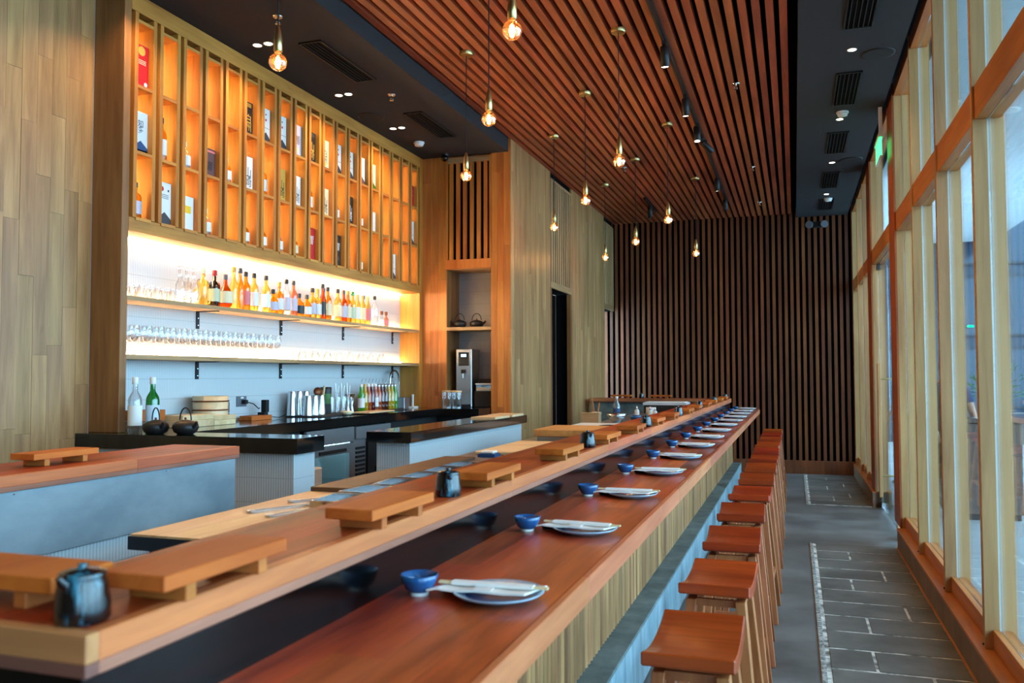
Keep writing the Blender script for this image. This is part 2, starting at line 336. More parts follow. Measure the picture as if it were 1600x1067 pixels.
# ceiling
ceiling = struct(MB().box(-4.3, 1.1, -3.1, 13.9, 4.10, 4.2).build('ceiling', 'void'))
x = -0.036
for k in range(32):
    piece('slat', x - .026, x + .026, -2.2, YF - .005, 3.99, 4.06, 'slat_y', ceiling); x -= 0.0883
bulk_left = struct(MB().box(-4.2, XS - .03, -3.1, YC, 3.856, 4.1).build('ceiling_bulkhead', 'soffit'))
bulk_right = struct(MB().box(0.06, 0.80, -3.1, YF, 3.93, 4.1).build('ceiling_bulkhead', 'soffit'))

# side wall beyond the back bar, with a doorway
wall_side = struct(MB().box(-3.0, XS - .02, 8.75, 9.86, 0, 4.1).box(-3.0, XS - .02, 9.86, 10.83, 2.57, 4.1).box(-3.0, XS - .02, 10.83, 12.92, 0, 4.1)
                   .box(-3.0, XS - .02, 12.92, 13.6, 2.55, 4.1).build('wall_side', 'void'))
plank_wall(wall_side, 8.33, 9.84, 0.1, (0, 4.06), XS - .02, 'y', 'oak_wall', lens=(1.2, 2.4))
plank_wall(wall_side, 10.86, 12.90, 0.1, (0, 4.06), XS - .02, 'y', 'oak_wall', lens=(1.2, 2.4))
def vent(parent, y0, y1, z0, z1, n):
    piece('frame', XS - .02, XS + .004, y0, y1, z0, z0 + .08, 'oak_y', parent, .002)
    piece('frame', XS - .02, XS + .004, y0, y1, z1 - .03, z1, 'oak_y', parent, .002)
    piece('frame', XS - .02, XS + .004, y0, y0 + .03, z0 + .08, z1 - .03, 'oak_z', parent)
    piece('frame', XS - .02, XS + .004, y1 - .03, y1, z0 + .08, z1 - .03, 'oak_z', parent)
    p = (y1 - y0 - .06) / n
    for i in range(n): piece('slat', XS - .02, XS, y0 + .03 + p * (i + .22), y0 + .03 + p * (i + .8), z0 + .08, z1 - .03, 'oak_z', parent)
vent(wall_side, 9.85, 10.85, 2.57, 3.92, 10)
vent(wall_side, 12.91, 13.6, 2.55, 3.92, 6)
d1 = struct(thing('door_1', None, None, (-2.9, 10.34, 0)))
MB().box(-.14, -.1, -.47, .47, 0, 2.56).build('door_leaf', 'void', d1); MB().box(.06, .112, -.485, -.455, 0, 2.57).build('jamb', 'oak_side', d1); MB().box(.06, .112, .455, .485, 0, 2.57).build('jamb', 'oak_side', d1)
MB().box(-.1, -.06, -.40, -.36, .95, 1.1).build('handle', 'black_metal', d1)

# wall facing the camera at the end of the back bar, with a tiled niche and a slatted grille
wall_niche = struct(MB().box(-4.2, -3.52, YC + .02, 8.9, 0, 4.1).box(-3.0, XS - .02, YC + .02, 8.9, 0, 4.1).box(-3.52, -3.0, YC + .06, 8.9, 2.66, 4.1)
                    .box(-3.52, -3.0, 8.72, 8.9, 0, 2.66).build('wall_niche', 'oak_side'))
plank_wall(wall_niche, -3.80, -3.52, 0.094, (0, 3.87), YC + .02, 'x', 'orange_oak', lens=(.8, 1.5))
plank_wall(wall_niche, -3.015, -2.80, 0.072, (0, 4.07), YC + .02, 'x', 'orange_oak', lens=(.8, 1.5))
MB().box(-3.52, -3.0, 8.69, 8.72, 0, 2.66).build('tile_panel', 'tile_grey', wall_niche)
piece('header', -3.53, -3.01, YC - .012, YC + .06, 2.64, 2.74, 'orange_oak', wall_niche, .002)
piece('niche_soffit', -3.52, -3.0, YC + .02, 8.7, 2.635, 2.66, 'oak_x', wall_niche)
piece('niche_sill', -3.52, -3.0, YC + .012, 8.69, 1.095, ZB, 'black_stone', wall_niche)
piece('shelf_board', -3.525, -3.005, YC, 8.69, 1.985, 2.02, 'oak_x', wall_niche, .002)
for a, b in ((-3.535, -3.505), (-3.03, -3.005)): piece('grille_frame', a, b, YC - .006, YC + .03, 2.74, 3.84, 'orange_oak', wall_niche)
piece('grille_frame', -3.505, -3.03, YC - .006, YC + .03, 3.78, 3.84, 'oak_x', wall_niche)
MB().box(-3.505, -3.03, YC + .045, YC + .06, 2.74, 3.78).build('grille_backing', 'void', wall_niche)
for i in range(6): piece('slat', -3.488 + i * .0785, -3.448 + i * .0785, YC, YC + .03, 2.74, 3.78, 'orange_oak', wall_niche)

# ------------------------------------------------------------------ window wall
trim_1 = struct(thing('trim_1', None, None, (0.9, 5, 0)))
MB().box(-.08, .12, -8.1, 3.02, 0, .165).build('curb', 'curb', trim_1); MB().box(-.08, .12, 5.43, 8.66, 0, .165).build('curb', 'curb', trim_1)
MB().box(-.085, .12, -8.1, 3.02, .165, .18).build('sill', 'rail_y', trim_1); MB().box(-.085, .12, 5.43, 8.66, .165, .18).build('sill', 'rail_y', trim_1)
MB().box(-.088, -.08, -8.1, 3.02, 0, .012).build('floor_bead', 'rail_y', trim_1)
def post(parent, y, z0=.18, z1=4.06, w_=.045):
    piece('post', .85, .916, y, y + w_, z0, z1, 'post_z', parent, .002); piece('post', .924, .99, y, y + w_, z0, z1, 'post_z', parent, .002); piece('gasket', .916, .924, y + .003, y + w_ - .003, z0, z1, 'gasket', parent)
def rail(parent, y0, y1, z0, z1, xa=.862, xb=.978):
    piece('rail', xa, .916, y0, y1, z0, z1, 'rail_y', parent, .002); piece('rail', .924, xb, y0, y1, z0, z1, 'rail_y', parent, .002)
def wpane(parent, y0, y1, z0, z1): piece('pane', .917, .923, y0, y1, z0, z1, 'pane', parent)
ys = [4.63 + 1.13 * k for k in range(-6, 3)] + [8.02]
wn = 0
for i, y in enumerate(ys[:-1]):
    wn += 1; y2 = ys[i + 1]
    wdw = struct(thing('window_%d' % wn, None, None, (0, 0, 0)))
    post(wdw, y); a, b = y + .045, y2
    rail(wdw, a, b, .18, .275, .885, .97); rail(wdw, a, b, 2.755, 2.925); rail(wdw, a, b, 3.95, 4.06)
    wpane(wdw, a, b, .275, 2.755); wpane(wdw, a, b, 2.925, 3.95)
    MB().lathe([(.006, -.004), (.006, .004)], 8, (.848, y + .02, .2)).build('screw_cap', 'black', wdw)
yf = [10.43, 11.62, 12.6, 13.58]
for i in range(3):
    wn += 1; wdw = struct(thing('window_%d' % wn, None, None, (0, 0, 0)))
    post(wdw, yf[i + 1] if i else yf[i + 1]); a, b = (10.87 if i == 0 else yf[i] + .045), yf[i + 1]
    rail(wdw, a, b, .18, .275, .885, .97); rail(wdw, a, b, 2.755, 2.925); rail(wdw, a, b, 3.95, 4.06); wpane(wdw, a, b, .275, 2.755); wpane(wdw, a, b, 2.925, 3.95)
door_2 = struct(thing('door_2', None, None, (0, 0, 0)))
for y0, y1 in ((8.02, 8.44), (10.43, 10.87)):
    piece('jamb_panel', .845, .862, y0, y1, 0.18 if y0 < 9 else 0, 4.06, 'jamb_z', door_2, .002)
    piece('post', .862, .916, y0, y0 + .05, 0, 4.06, 'post_z', door_2); piece('post', .924, .99, y0, y0 + .05, 0, 4.06, 'post_z', door_2)
    piece('post', .862, .99, y1 - .05, y1, 0, 4.06, 'post_z', door_2)
rail(door_2, 8.44, 10.43, 2.755, 2.925); rail(door_2, 8.44, 10.43, 3.95, 4.06); wpane(door_2, 8.44, 10.43, 2.925, 3.95)
piece('glass_leaf', .914, .926, 8.46, 9.40, .02, 2.745, 'pane', door_2); piece('glass_leaf', .914, .926, 9.42, 10.40, .02, 2.745, 'pane', door_2)
for xx, s in ((.83, -1), (1.01, 1)):
    piece('pull_handle', xx - .016, xx + .016, 9.50, 9.56, .24, 1.62, 'post_z', door_2, .004)
    for z in (.46, 1.46): MB().tube([(xx, 9.53, z), (.92, 9.53, z)], .009).build('standoff', 'brass', door_2)
for y in (8.47, 10.28): piece('patch_fitting', .90, .94, y, y + .11, .015, .075, 'steel', door_2, .003); piece('patch_fitting', .90, .94, y, y + .11, 2.685, 2.745, 'steel_dark', door_2, .003)

# ------------------------------------------------------------------ outside
struct(MB().box(1.03, 30, -20, 60, -.14, -.02).build('ground', 'plaza_joint'))
gr = bpy.data.objects['ground']
for i in range(5):
    for j in range(26):
        piece('paving_slab', 1.05 + i * 1.2, 1.05 + i * 1.2 + 1.192, 0 + j * .8, j * .8 + .792, -.03, 0.0, 'plaza_stone', gr)
MB().box(7.1, 30, -20, 20.9, -.03, 0).box(1.05, 7.1, -20, -.01, -.03, 0).build('far_paving', 'plaza_stone', gr)['kind'] = 'stuff'
can = struct(MB().box(1.05, 4.2, -6, 20.9, 4.45, 4.75).build('ceiling_canopy', 'canopy_paint'))
cl = thing('canopy_downlight', 'round recessed downlight in the white canopy outside the glass', 'downlight', (2.30, 10.6, 4.44)); cl['group'] = 'downlights in the outdoor canopy'
MB().lathe([(.10, 0), (.13, 0), (.13, .01), (.1, .01)], 20).build('trim_ring', 'white', cl); MB().lathe([(.001, .006), (.1, .006)], 20, close=False).build('diffuser', 'canopy_paint', cl)
fac = thing('office_building', 'dark glazed building across the plaza outside the windows', 'building', (7, 21.2, 0))
MB().box(-6.5, 7, 0, 4, 0, 9).build('wall', 'facade_dark', fac)
MB().box(-6.5, 7, -.5, 0, 0, .55).build('plinth', 'charcoal', fac)
for i in range(11):
    for j in range(5):
        f_ = piece('window', -6.2 + i * 1.2, -6.2 + i * 1.2 + 1.0, -.05, 0, .75 + j * 1.6, .75 + j * 1.6 + 1.35, 'charcoal', fac)
        piece('pane', -.46, .46, -.035, -.024, -.63, .63, 'facade_pane', f_)
sg = tag(MB().lathe([(.06, 0), (.075, .02), (.06, .05)], 12).build('signal_lamp', 'signal_green', None, (3.72, 20.99, 2.55)), 'small round green lamp glowing on the building outside', 'lamp')
MB().tube([(0, 0, .03), (0, .14, .03)], .02).build('arm', 'black_metal', sg)
pod = thing('host_podium', 'dark brown wooden podium standing on the paving outside', 'podium', (1.88, 10.05, 0), R(8))
MB().box(-.3, .3, -.2, .2, .06, 1.0).build('body', 'podium_wood', pod, bev=.006); MB().box(-.34, .34, -.24, .24, 1.0, 1.04).build('top', 'podium_wood', pod, bev=.004)
MB().box(-.28, .28, -.18, .18, 0, .06).build('plinth', 'black', pod)
for xx in (-.2, .0, .2): MB().box(xx - .07, xx + .07, -.208, -.2, .15, .92).build('panel', 'podium_wood', pod)
tag(MB().box(-.13, .13, -.09, .09, 0, .006).build('menu_sheet', 'paper', None, (1.9, 10.0, 1.041), R(12)), 'white menu sheets lying on the brown podium outside', 'papers')
pot = thing('potted_shrub', 'green leafy shrub in a white pot behind the podium outside', 'plant', (2.28, 11.6, 0))
MB().lathe([(.17, 0), (.2, .02), (.24, .55), (.24, .58), (.21, .58), (.2, .5)], 20).build('pot', 'white', pot); MB().tube([(0, 0, .5), (.02, 0, .9), (0, .02, 1.25)], .025).build('stem', 'podium_wood', pot)
for i in range(70):
    a, e = random.uniform(0, 6.28), random.uniform(-.35, 1.2); r_ = random.uniform(.1, .34); c = Vector((r_ * math.cos(a) * math.cos(e), r_ * math.sin(a) * math.cos(e), 1.3 + r_ * math.sin(e)))
    d = c - Vector((0, 0, 1.2)); d.normalize(); s_ = d.cross(Vector((0, 0, 1))).normalized() * .028; tip = c + d * .16 - Vector((0, 0, .03)); mid = c + d * .08
    MB().add([c, mid + s_, tip, mid - s_, mid + Vector((0, 0, .012))], [(0, 1, 4), (1, 2, 4), (2, 3, 4), (3, 0, 4)]).build('leaf', 'leaf', pot)

def person(loc, rz, label, shirt='shirt'):
    """standing figure, one arm reaching down and forward; skin-modifier body"""
    t = thing('person', label, 'person', loc, rz)
    V = [(0, 0, .92), (0, .01, 1.08), (0, 0, 1.28), (0, 0, 1.40), (0, -.01, 1.47), (0, -.02, 1.56), (0, -.015, 1.64), (0, 0, 1.69)]
    rad = [.15, .135, .15, .12, .05, .075, .08, .05]; E_ = [(i, i + 1) for i in range(7)]
    def chain(start, pts, rs):
        p = start
        for q, r_ in zip(pts, rs): V.append(q); rad.append(r_); E_.append((p, len(V) - 1)); p = len(V) - 1
        return p
    for s in (-1, 1):
        chain(0, [(.09 * s, 0, .86), (.1 * s, -.01, .48), (.1 * s, .01, .09), (.11 * s, -.12, .035)], [.085, .06, .04, .03])
        if s > 0: h = chain(3, [(.17, 0, 1.39), (.23, -.03, 1.12), (.22, -.2, .97), (.215, -.27, .945)], [.06, .045, .032, .028])
        else: h = chain(3, [(-.17, 0, 1.39), (-.22, .03, 1.12), (-.2, -.12, .92), (-.195, -.16, .86)], [.06, .045, .032, .028])
        b_ = Vector(V[h]); d = Vector((0, -.95, -.3)).normalized() if s > 0 else Vector((0, -.5, -.87)).normalized()
        for k in range(4):
            o = Vector(((k - 1.5) * .017, 0, 0)); ln = (.06, .07, .066, .052)[k]
            chain(h, [tuple(b_ + o + d * .03), tuple(b_ + o + d * (.03 + ln * .6) + Vector((0, 0, -.012))), tuple(b_ + o + d * (.03 + ln) + Vector((0, 0, -.03)))], [.0085, .008, .007])
        chain(h, [tuple(b_ + Vector((-.03 * s, 0, 0)) + d * .01), tuple(b_ + Vector((-.04 * s, 0, -.01)) + d * .045)], [.009, .008])
    me = bpy.data.meshes.new('body'); me.from_pydata(V, E_, [])
    o = bpy.data.objects.new('tmp_body', me); C.objects.link(o)
    sk = o.modifiers.new('s', 'SKIN'); sk.use_smooth_shade = True; o.modifiers.new('d', 'SUBSURF').levels = 1
    for i, v in enumerate(me.skin_vertices[0].data): v.radius = (rad[i], rad[i] * (.72 if i in (0, 1, 2, 3) else 1)); v.use_root = (i == 0)
    dg = bpy.context.evaluated_depsgraph_get(); m2 = bpy.data.meshes.new_from_object(o.evaluated_get(dg)); bpy.data.objects.remove(o)
    m2.materials.clear()
    for k in ('skin', shirt, 'trousers', 'shoe'): m2.materials.append(M[k])
    for p in m2.polygons:
        c = p.center; mi = 0
        arm = abs(c.x) > .165
        if c.z < .07: mi = 3
        elif c.z < .93 and not (abs(c.x) > .165): mi = 2
        elif c.z < 1.43 and (not arm or c.z > 1.2): mi = 1
        p.material_index = mi; p.use_smooth = True
    place('body', m2, None, t)
    MB().sphere((0, .012, 1.625), .098, 16, 10, 1.15).build('hair', 'hair', t)
    for s in (-1, 1): MB().sphere((.03 * s, -.093, 1.605), .009, 8, 6).build('eye', 'ink', t)
    MB().add([(0, -.088, 1.61), (.014, -.09, 1.575), (-.014, -.09, 1.575), (0, -.118, 1.578)], [(0, 1, 3), (0, 3, 2), (1, 2, 3)]).build('nose', 'skin', t)
    MB().box(-.02, .02, -.094, -.086, 1.548, 1.554).build('mouth', 'red', t)
    return t
person((1.66, 10.72, -0.02), R(10), 'person in a navy short-sleeved shirt reaching over the podium outside')
person((1.42, 12.75, -0.02), R(-60), 'person in dark clothes standing beyond the glass door')

# ------------------------------------------------------------------ the long bar
ZC, ZS = 1.03, 1.185
bar = thing('bar_counter', 'long reddish wooden bar counter with upright dowel front', 'counter', (-.65, 6, 0))
def local(o, p): o.location = Vector(o.location) - Vector(p.location); return o
widths = [-.845, -.752, -.655, -.565, -.481]
for i in range(4):
    y = 0.30 - i * .37
    while y < 12.15:
        l = random.uniform(1.0, 1.9); y2 = min(12.15, y + l)
        if 12.15 - y2 < .4: y2 = 12.15
        if y2 > .3: piece('board', widths[i], widths[i + 1], max(.3, y), y2, ZC - .058, ZC + random.uniform(0, .0004), 'bar_y', bar).location -= Vector(bar.location)
        y = y2
y = .3
while y < 12.15:
    y2 = min(12.15, y + random.uniform(1.4, 2.2)); y2 = 12.15 if 12.15 - y2 < .5 else y2
    local(piece('edge_board', -.481, -.461, y, y2, ZC - .058, ZC + .0002, 'bar_edge_y', bar, .003), bar); y = y2
dowel = MB().lathe([(.0205, 0), (.0205, .668)], 10).mesh('dowel'); dowel.materials.append(M['dowel_z'])
yy = 2.0; nd = 0
while yy < 12.1:
    o = bpy.data.objects.new('dowel', dowel); C.objects.link(o); o.parent = bar; o.location = (-.845 + .65, yy - 6, .302); yy += .0465; nd += 1
MB().box(-1.17, -.868, .45, 12.12, 0, ZC - .058).build('carcass', 'dark_rubber', bar, (.65, -6, 0))
MB().box(-.865, -.845, .84, 12.0, ZC, 1.132).box(-1.09, -.865, .84, .86, ZC, 1.132).build('riser', 'black_glass', bar, (.65, -6, 0))
plinth = thing('bar_plinth', 'low concrete footrest ledge along the foot of the bar', 'plinth', (-.77, 6, 0))
MB().box(-.085, .055, -5.7, 6.1, .02, .285).build('face', 'plinth_face', plinth); MB().box(-.07, .057, -5.7, 6.1, .285, .30).build('ledge', 'concrete_plinth', plinth, bev=.003); MB().box(-.07, .052, -5.7, 6.1, 0, .02).build('base_strip', 'brushed', plinth)

def shelf(name, label, x0, x1, y0, y1, axis, lipside, n=3, lip0=None):
    t = thing(name, label, 'shelf', ((x0 + x1) / 2, (y0 + y1) / 2, 0)); L_ = Vector(t.location)
    suf = '_y' if axis == 'y' else '_x'
    u0, u1 = (x0, x1) if axis == 'y' else (y0, y1); v0, v1 = (y0, y1) if axis == 'y' else (x0, x1)
    lw = .022
    for i in range(n):
        a, b = u0 + (u1 - u0) * i / n, u0 + (u1 - u0) * (i + 1) / n
        if i == 0 and 'lo' in lipside: a += lw
        if i == n - 1 and 'hi' in lipside: b -= lw
        if b - a < .002: continue
        v = v0
        while v < v1 - .01:
            v2 = min(v1, v + random.uniform(.9, 1.8)); v2 = v1 if v1 - v2 < .35 else v2
            o = piece('board', a, b, v, v2, 1.132, ZS + random.uniform(0, .0004), 'shelf' + suf, t) if axis == 'y' else piece('board', v, v2, a, b, 1.132, ZS + random.uniform(0, .0004), 'shelf' + suf, t)
            o.location -= L_; v = v2
    for side, a, b in (('lo', u0, u0 + lw), ('hi', u1 - lw, u1)):
        if side not in lipside: continue
        v = v0 if lip0 is None else lip0
        while v < v1 - .01:
            v2 = min(v1, v + random.uniform(1.0, 1.7)); v2 = v1 if v1 - v2 < .4 else v2
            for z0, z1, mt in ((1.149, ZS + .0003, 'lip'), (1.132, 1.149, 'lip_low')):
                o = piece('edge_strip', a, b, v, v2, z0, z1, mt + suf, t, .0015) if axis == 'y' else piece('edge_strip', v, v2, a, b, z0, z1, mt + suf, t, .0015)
                o.location -= L_
            v = v2
    return t
shelf('bar_shelf', 'raised wooden shelf running the length of the bar', -1.10, -.822, .845, 11.9, 'y', ('hi',), 3)
shelf('bar_shelf', 'raised wooden shelf end in the near left corner, running sideways', -2.75, -.822, .823, .845, 'x', ('lo',), 1)
shelf('bar_shelf', 'raised wooden shelf return behind the nearest dark jar', -2.39, -1.10, .845, 1.085, 'x', (), 2)
sl = shelf('bar_shelf', 'raised wooden shelf above the grey steel panel on the left', -2.75, -2.39, 1.0851, 3.256, 'y', ('hi',), 3)
sf = shelf('bar_shelf', 'raised wooden shelf across the far end of the kitchen', -2.70, -1.10, 11.53, 11.9, 'x', ('lo',), 2)
# screens below the shelves
lp = thing('left_counter_screen', 'brushed grey steel screen over white tiles, left side', 'partition', (-2.5, 2, 0))
MB().box(.085, .10, -1.0, 1.238, .905, 1.132).build('steel_panel', 'steel_panel', lp); MB().box(-.2, .08, -1.0, 1.235, 0, 1.132).build('tile_wall', 'tile_white', lp)
for y in (-.6, .1, .8): MB().lathe([(.006, 0), (.006, .004)], 8).build('screw', 'brushed', lp, (.10, y, 1.12))
fp = thing('far_counter_screen', 'grey plastered screen below the far wooden shelf', 'partition', (-1.75, 11.6, 0))
MB().box(-.92, .57, 0, .25, 0, 1.132).build('panel', 'concrete_plinth', fp); MB().box(-.92, .57, -.012, 0, 0, .1).build('skirting', 'steel_dark', fp)
np_ = thing('near_counter_screen', 'dark panel under the near end of the wooden shelf', 'partition', (-1.6, .95, 0))
MB().box(-.78, .42, -.11, .1, 0, 1.132).build('panel', 'black_glass', np_); MB().box(-.78, .42, -.118, -.11, 0, .08).build('skirting', 'steel_dark', np_)

# kitchen worktop behind the raised shelf
ZK = 1.04
kt = thing('kitchen_worktop', 'steel kitchen worktop with pale timber cover behind the bar shelf', 'worktop', (-1.53, 6, 0))
MB().box(-.33, .33, -3.99, 5.4, ZK - .045, ZK - .006).build('steel_top', 'steel_dark', kt); 
for i in range(5): MB().box(-.325 + i * .131, -.325 + i * .131 + .130, -3.985, -2.4, ZK - .006, ZK).build('cover_board', 'bamboo_y', kt)
MB().box(-.325, .33, -2.4, 5.4, ZK - .006, ZK + .0005).build('top_sheet', 'brushed', kt)
MB().box(-.25, .33, -3.6, 5.3, .08, ZK - .045).build('cabinet', 'brushed', kt)
for y in (-3.3, -1.2, .9, 3, 5): MB().lathe([(.02, 0), (.02, .08)], 10).build('foot', 'steel', kt, (-.2, y, 0)); 
for y in (-3.93, 5.35): MB().tube([(-.29, y, ZK - .045), (-.27, y, .0)], .018).build('leg', 'steel', kt)
tag(MB().box(-.09, .09, -.38, .34, 0, .018).build('plank_cover', 'dark_plank', None, (-1.76, 3.36, ZK), 0, .002), 'dark brown plank lying on the pale worktop', 'board')
tag(MB().box(-.09, .09, -.35, .30, 0, .016).build('plank_cover', 'dark_plank', None, (-1.76, 4.06, ZK), 0, .002), 'second dark brown plank farther along the worktop', 'board')
for i, (x, y, rz) in enumerate([(-1.56, 2.72, .1), (-1.575, 2.96, -.1), (-1.57, 3.20, .1), (-1.575, 3.44, .0), (-1.57, 3.68, .05), (-1.575, 3.92, -.05)]):
    t = thing('steel_tray', 'shiny steel tray on the worktop, %s from the pale end' % ORD[i], 'tray', (x, y, ZK + .001), rz, 'steel trays on the worktop')
    MB().box(-.07, .07, -.095, .095, 0, .004).build('base', 'steel', t)
    for a in ((-.075, -.068, -.1, .1), (.068, .075, -.1, .1), (-.068, .068, -.1, -.094), (-.068, .068, .094, .1)): MB().box(a[0], a[1], a[2], a[3], 0, .022).build('rim', 'steel', t)
for i, (x, y, rz) in enumerate([(-1.70, 2.55, 1.1), (-1.68, 2.78, .9), (-1.60, 2.50, 1.2)]):
    t = thing('tongs', 'steel tongs beside the steel trays, %s from the pale end' % ORD[i], 'tongs', (x, y, ZK + .002), rz, 'tongs on the worktop')
    for s in (-1, 1): MB().box(-.11, .11, s * .012 - .005, s * .012 + .005, 0, .004).build('arm', 'steel', t)
    MB().lathe([(.017, 0), (.017, .006)], 10).build('hinge', 'steel', t, (-.11, 0, 0))

tag(MB().box(-.2, .2, -.42, .42, 0, .02).build('cutting_board', 'pale_wood', None, (-1.58, 5.06, ZK + .0005), 0, .004), 'pale cutting board behind the shelf near the tiled half wall', 'board')
t = thing('knife_tray', 'navy tray with folded white cloth by the tiled half wall', 'tray', (-1.66, 4.55, ZK + .0005)); MB().box(-.05, .05, -.05, .05, 0, .018).build('tray', 'navy', t); MB().box(-.04, .04, -.04, .04, .018, .034).build('cloth', 'paper', t, bev=.006)
cb = thing('chopping_block', 'thick honey-coloured chopping block on a steel stand', 'chopping block', (-1.47, 5.94, ZK + .0005))
MB().box(-.25, .22, -.24, .28, 0, .035).build('stand', 'brushed', cb); MB().box(-.27, .24, -.26, .30, .035, .085).build('block', 'honey', cb, bev=.004)
tag(MB().box(-.2, .2, -.42, .42, 0, .03).build('cutting_board', 'white', None, (-1.66, 7.15, ZK + .0005), 0, .006), 'white plastic cutting board behind the chopping block', 'board')
t = thing('wok', 'small black pan on the kitchen worktop', 'pan', (-1.40, 6.7, ZK + .0005)); MB().lathe([(.05, 0), (.09, .03), (.10, .06), (.095, .06), (.085, .032), (.045, .008)], 20).build('bowl', 'iron', t); MB().tube([(.1, 0, .05), (.22, .02, .07)], .009).build('handle', 'iron', t)
t = thing('water_bottle', 'clear plastic water bottle standing on the far worktop', 'bottle', (-1.76, 8.7, ZK + .0005)); MB().lathe([(.035, 0), (.037, .02), (.037, .15), (.014, .2), (.014, .225)], 16).build('body', 'clear_spirit', t); MB().lathe([(.016, .222), (.016, .245)], 12).build('cap', 'white', t); MB().lathe([(.0375, .06), (.0375, .12)], 16, close=False).build('label', 'navy', t)
t = thing('utensil_pot', 'cream pot with wooden spatulas on the far worktop', 'pot', (-1.82, 8.0, ZK + .0005)); MB().lathe([(.04, 0), (.045, .11), (.04, .11), (.036, .01)], 14).build('pot', 'cream', t); MB().tube([(0, 0, .02), (-.05, .03, .24)], .006).build('spatula', 'tray_x', t); MB().tube([(0, .01, .02), (.03, .02, .2)], .006).build('spatula', 'tray_x', t)
t = thing('wooden_box', 'small tan wooden box against the side wall', 'box', (-1.80, 7.72, ZK + .0005)); MB().box(-.08, .08, -.06, .06, 0, .1).build('body', 'oak_x', t); MB().box(-.084, .084, -.064, .064, .1, .115).build('lid', 'oak_x', t)
t = thing('mixing_bowl', 'steel mixing bowl on the far worktop', 'bowl', (-1.66, 8.2, ZK + .0005)); MB().lathe([(.04, 0), (.08, .04), (.1, .09), (.096, .09), (.076, .045), (.036, .006)], 20).build('bowl', 'steel', t); MB().lathe([(.1, .088), (.106, .092)], 20, close=False).build('rim', 'steel', t)
t = thing('blue_bowl', 'blue and white bowl on the far worktop', 'bowl', (-1.52, 8.45, ZK + .0005)); MB().lathe([(.03, 0), (.05, .03), (.065, .06), (.062, .06), (.046, .032), (.026, .006)], 18).build('bowl', 'blue_glaze', t); MB().lathe([(.032, -.001), (.034, .008)], 18).build('foot_ring', 'white', t)
t = thing('paper_roll', 'white paper towel roll on the far worktop', 'paper', (-1.5, 9.3, ZK + .0005)); MB().lathe([(.02, 0), (.055, 0), (.055, .11), (.02, .11)], 18, close=False).build('roll', 'paper', t); MB().lathe([(.02, 0), (.02, .11)], 12).build('core', 'cream', t)
for i, (x, y) in enumerate(((-1.46, 9.0), (-1.38, 8.8), (-1.62, 9.1))):
    t = thing('squeeze_bottle', 'small white squeeze bottle on the far worktop, %s from the right' % ORD[i], 'bottle', (x, y, ZK + .0005)); MB().lathe([(.024, 0), (.026, .08), (.012, .1), (.004, .13)], 12).build('body', 'paper', t); MB().lathe([(.014, .095), (.013, .105)], 10).build('collar', 'navy', t)
t = thing('open_binder', 'open white binder propped at the far end of the kitchen', 'binder', (-1.50, 10.5, ZK + .0005)); MB().box(-.26, .26, -.2, .2, .1, .13).build('cover', 'white', t); MB().box(-.25, .25, -.19, .19, 0, .1).build('stand', 'steel_dark', t); MB().box(-.24, .24, -.18, .18, .13, .136).build('pages', 'paper', t)

# ------------------------------------------------------------------ things on the raised shelf
def make_tray():
    t = thing('serving_board', '', 'serving board', (0, 0, 0), 0, 'footed wooden serving boards on the bar shelf')
    MB().box(-.055, .055, -.145, .145, .024, .046).build('board', 'tray_y', t, bev=.0015)
    for y in (-.085, .085): MB().box(-.05, .05, y - .011, y + .011, 0, .024).build('foot', 'tray_x', t, bev=.001)
    return t
YK = [1.70 + .785 * k for k in range(14)]
tr = make_tray(); tr.location = (-.862, 1.085, ZS + .0005); tr['label'] = 'footed wooden serving board nearest the camera beside the dark jar'
for k, y in enumerate([1.67, 2.35, 3.14, 3.92, 4.64, 5.42, 6.15, 7.05, 7.8, 8.65, 9.4, 10.25, 10.95]):
    dup(tr, (-.857 + random.uniform(-.005, .005), y, ZS + .0005), R(random.uniform(-2, 2)), 'footed wooden serving board on the long bar shelf, %s from the camera' % ORD[k + 1])
dup(tr, (-1.09, .94, ZS + .0005), R(90), 'footed wooden serving board in the lower left corner, lying sideways')
dup(tr, (-2.57, 2.42, ZS + .0005), R(0), 'footed wooden serving board on the left shelf above the steel panel')
for i, x in enumerate((-2.3, -1.75)): dup(tr, (x, 11.7, ZS + .0005), R(90), 'footed wooden serving board on the far shelf, %s from the left' % ORD[i])
def make_jar():
    t = thing('soy_jug', '', 'jug', (0, 0, 0), 0, 'dark glazed soy jugs on the bar shelf')
    MB().lathe([(.030, 0), (.0345, .004), (.034, .02), (.0305, .05), (.0285, .058), (.0295, .062), (.026, .064)], 20).build('body', 'jar_glaze', t)
    MB().lathe([(.0255, .062), (.022, .0655), (.007, .067), (.0055, .070), (.007, .073), (.001, .0745)], 16, close=False).build('lid', 'jar_glaze', t)
    MB().tube([(0, -.026, .05), (0, -.034, .057), (0, -.039, .063)], [.008, .006, .004]).build('spout', 'jar_glaze', t)
    return t
jr = make_jar(); jr.location = (-.878, .872, ZS + .0005); jr['label'] = 'dark blue-streaked soy jug nearest the camera, lower left'
for i, y in enumerate([2.067, 3.646, 5.19, 6.72, 8.25, 9.83, 11.4]):
    dup(jr, (-.868, y, ZS + .0005), R(random.uniform(-40, 40)), 'dark blue-streaked soy jug on the bar shelf, %s from the camera' % ORD[i + 1])
dup(jr, (-2.02, 11.7, ZS + .0005), 0, 'dark soy jug between the boards on the far shelf')

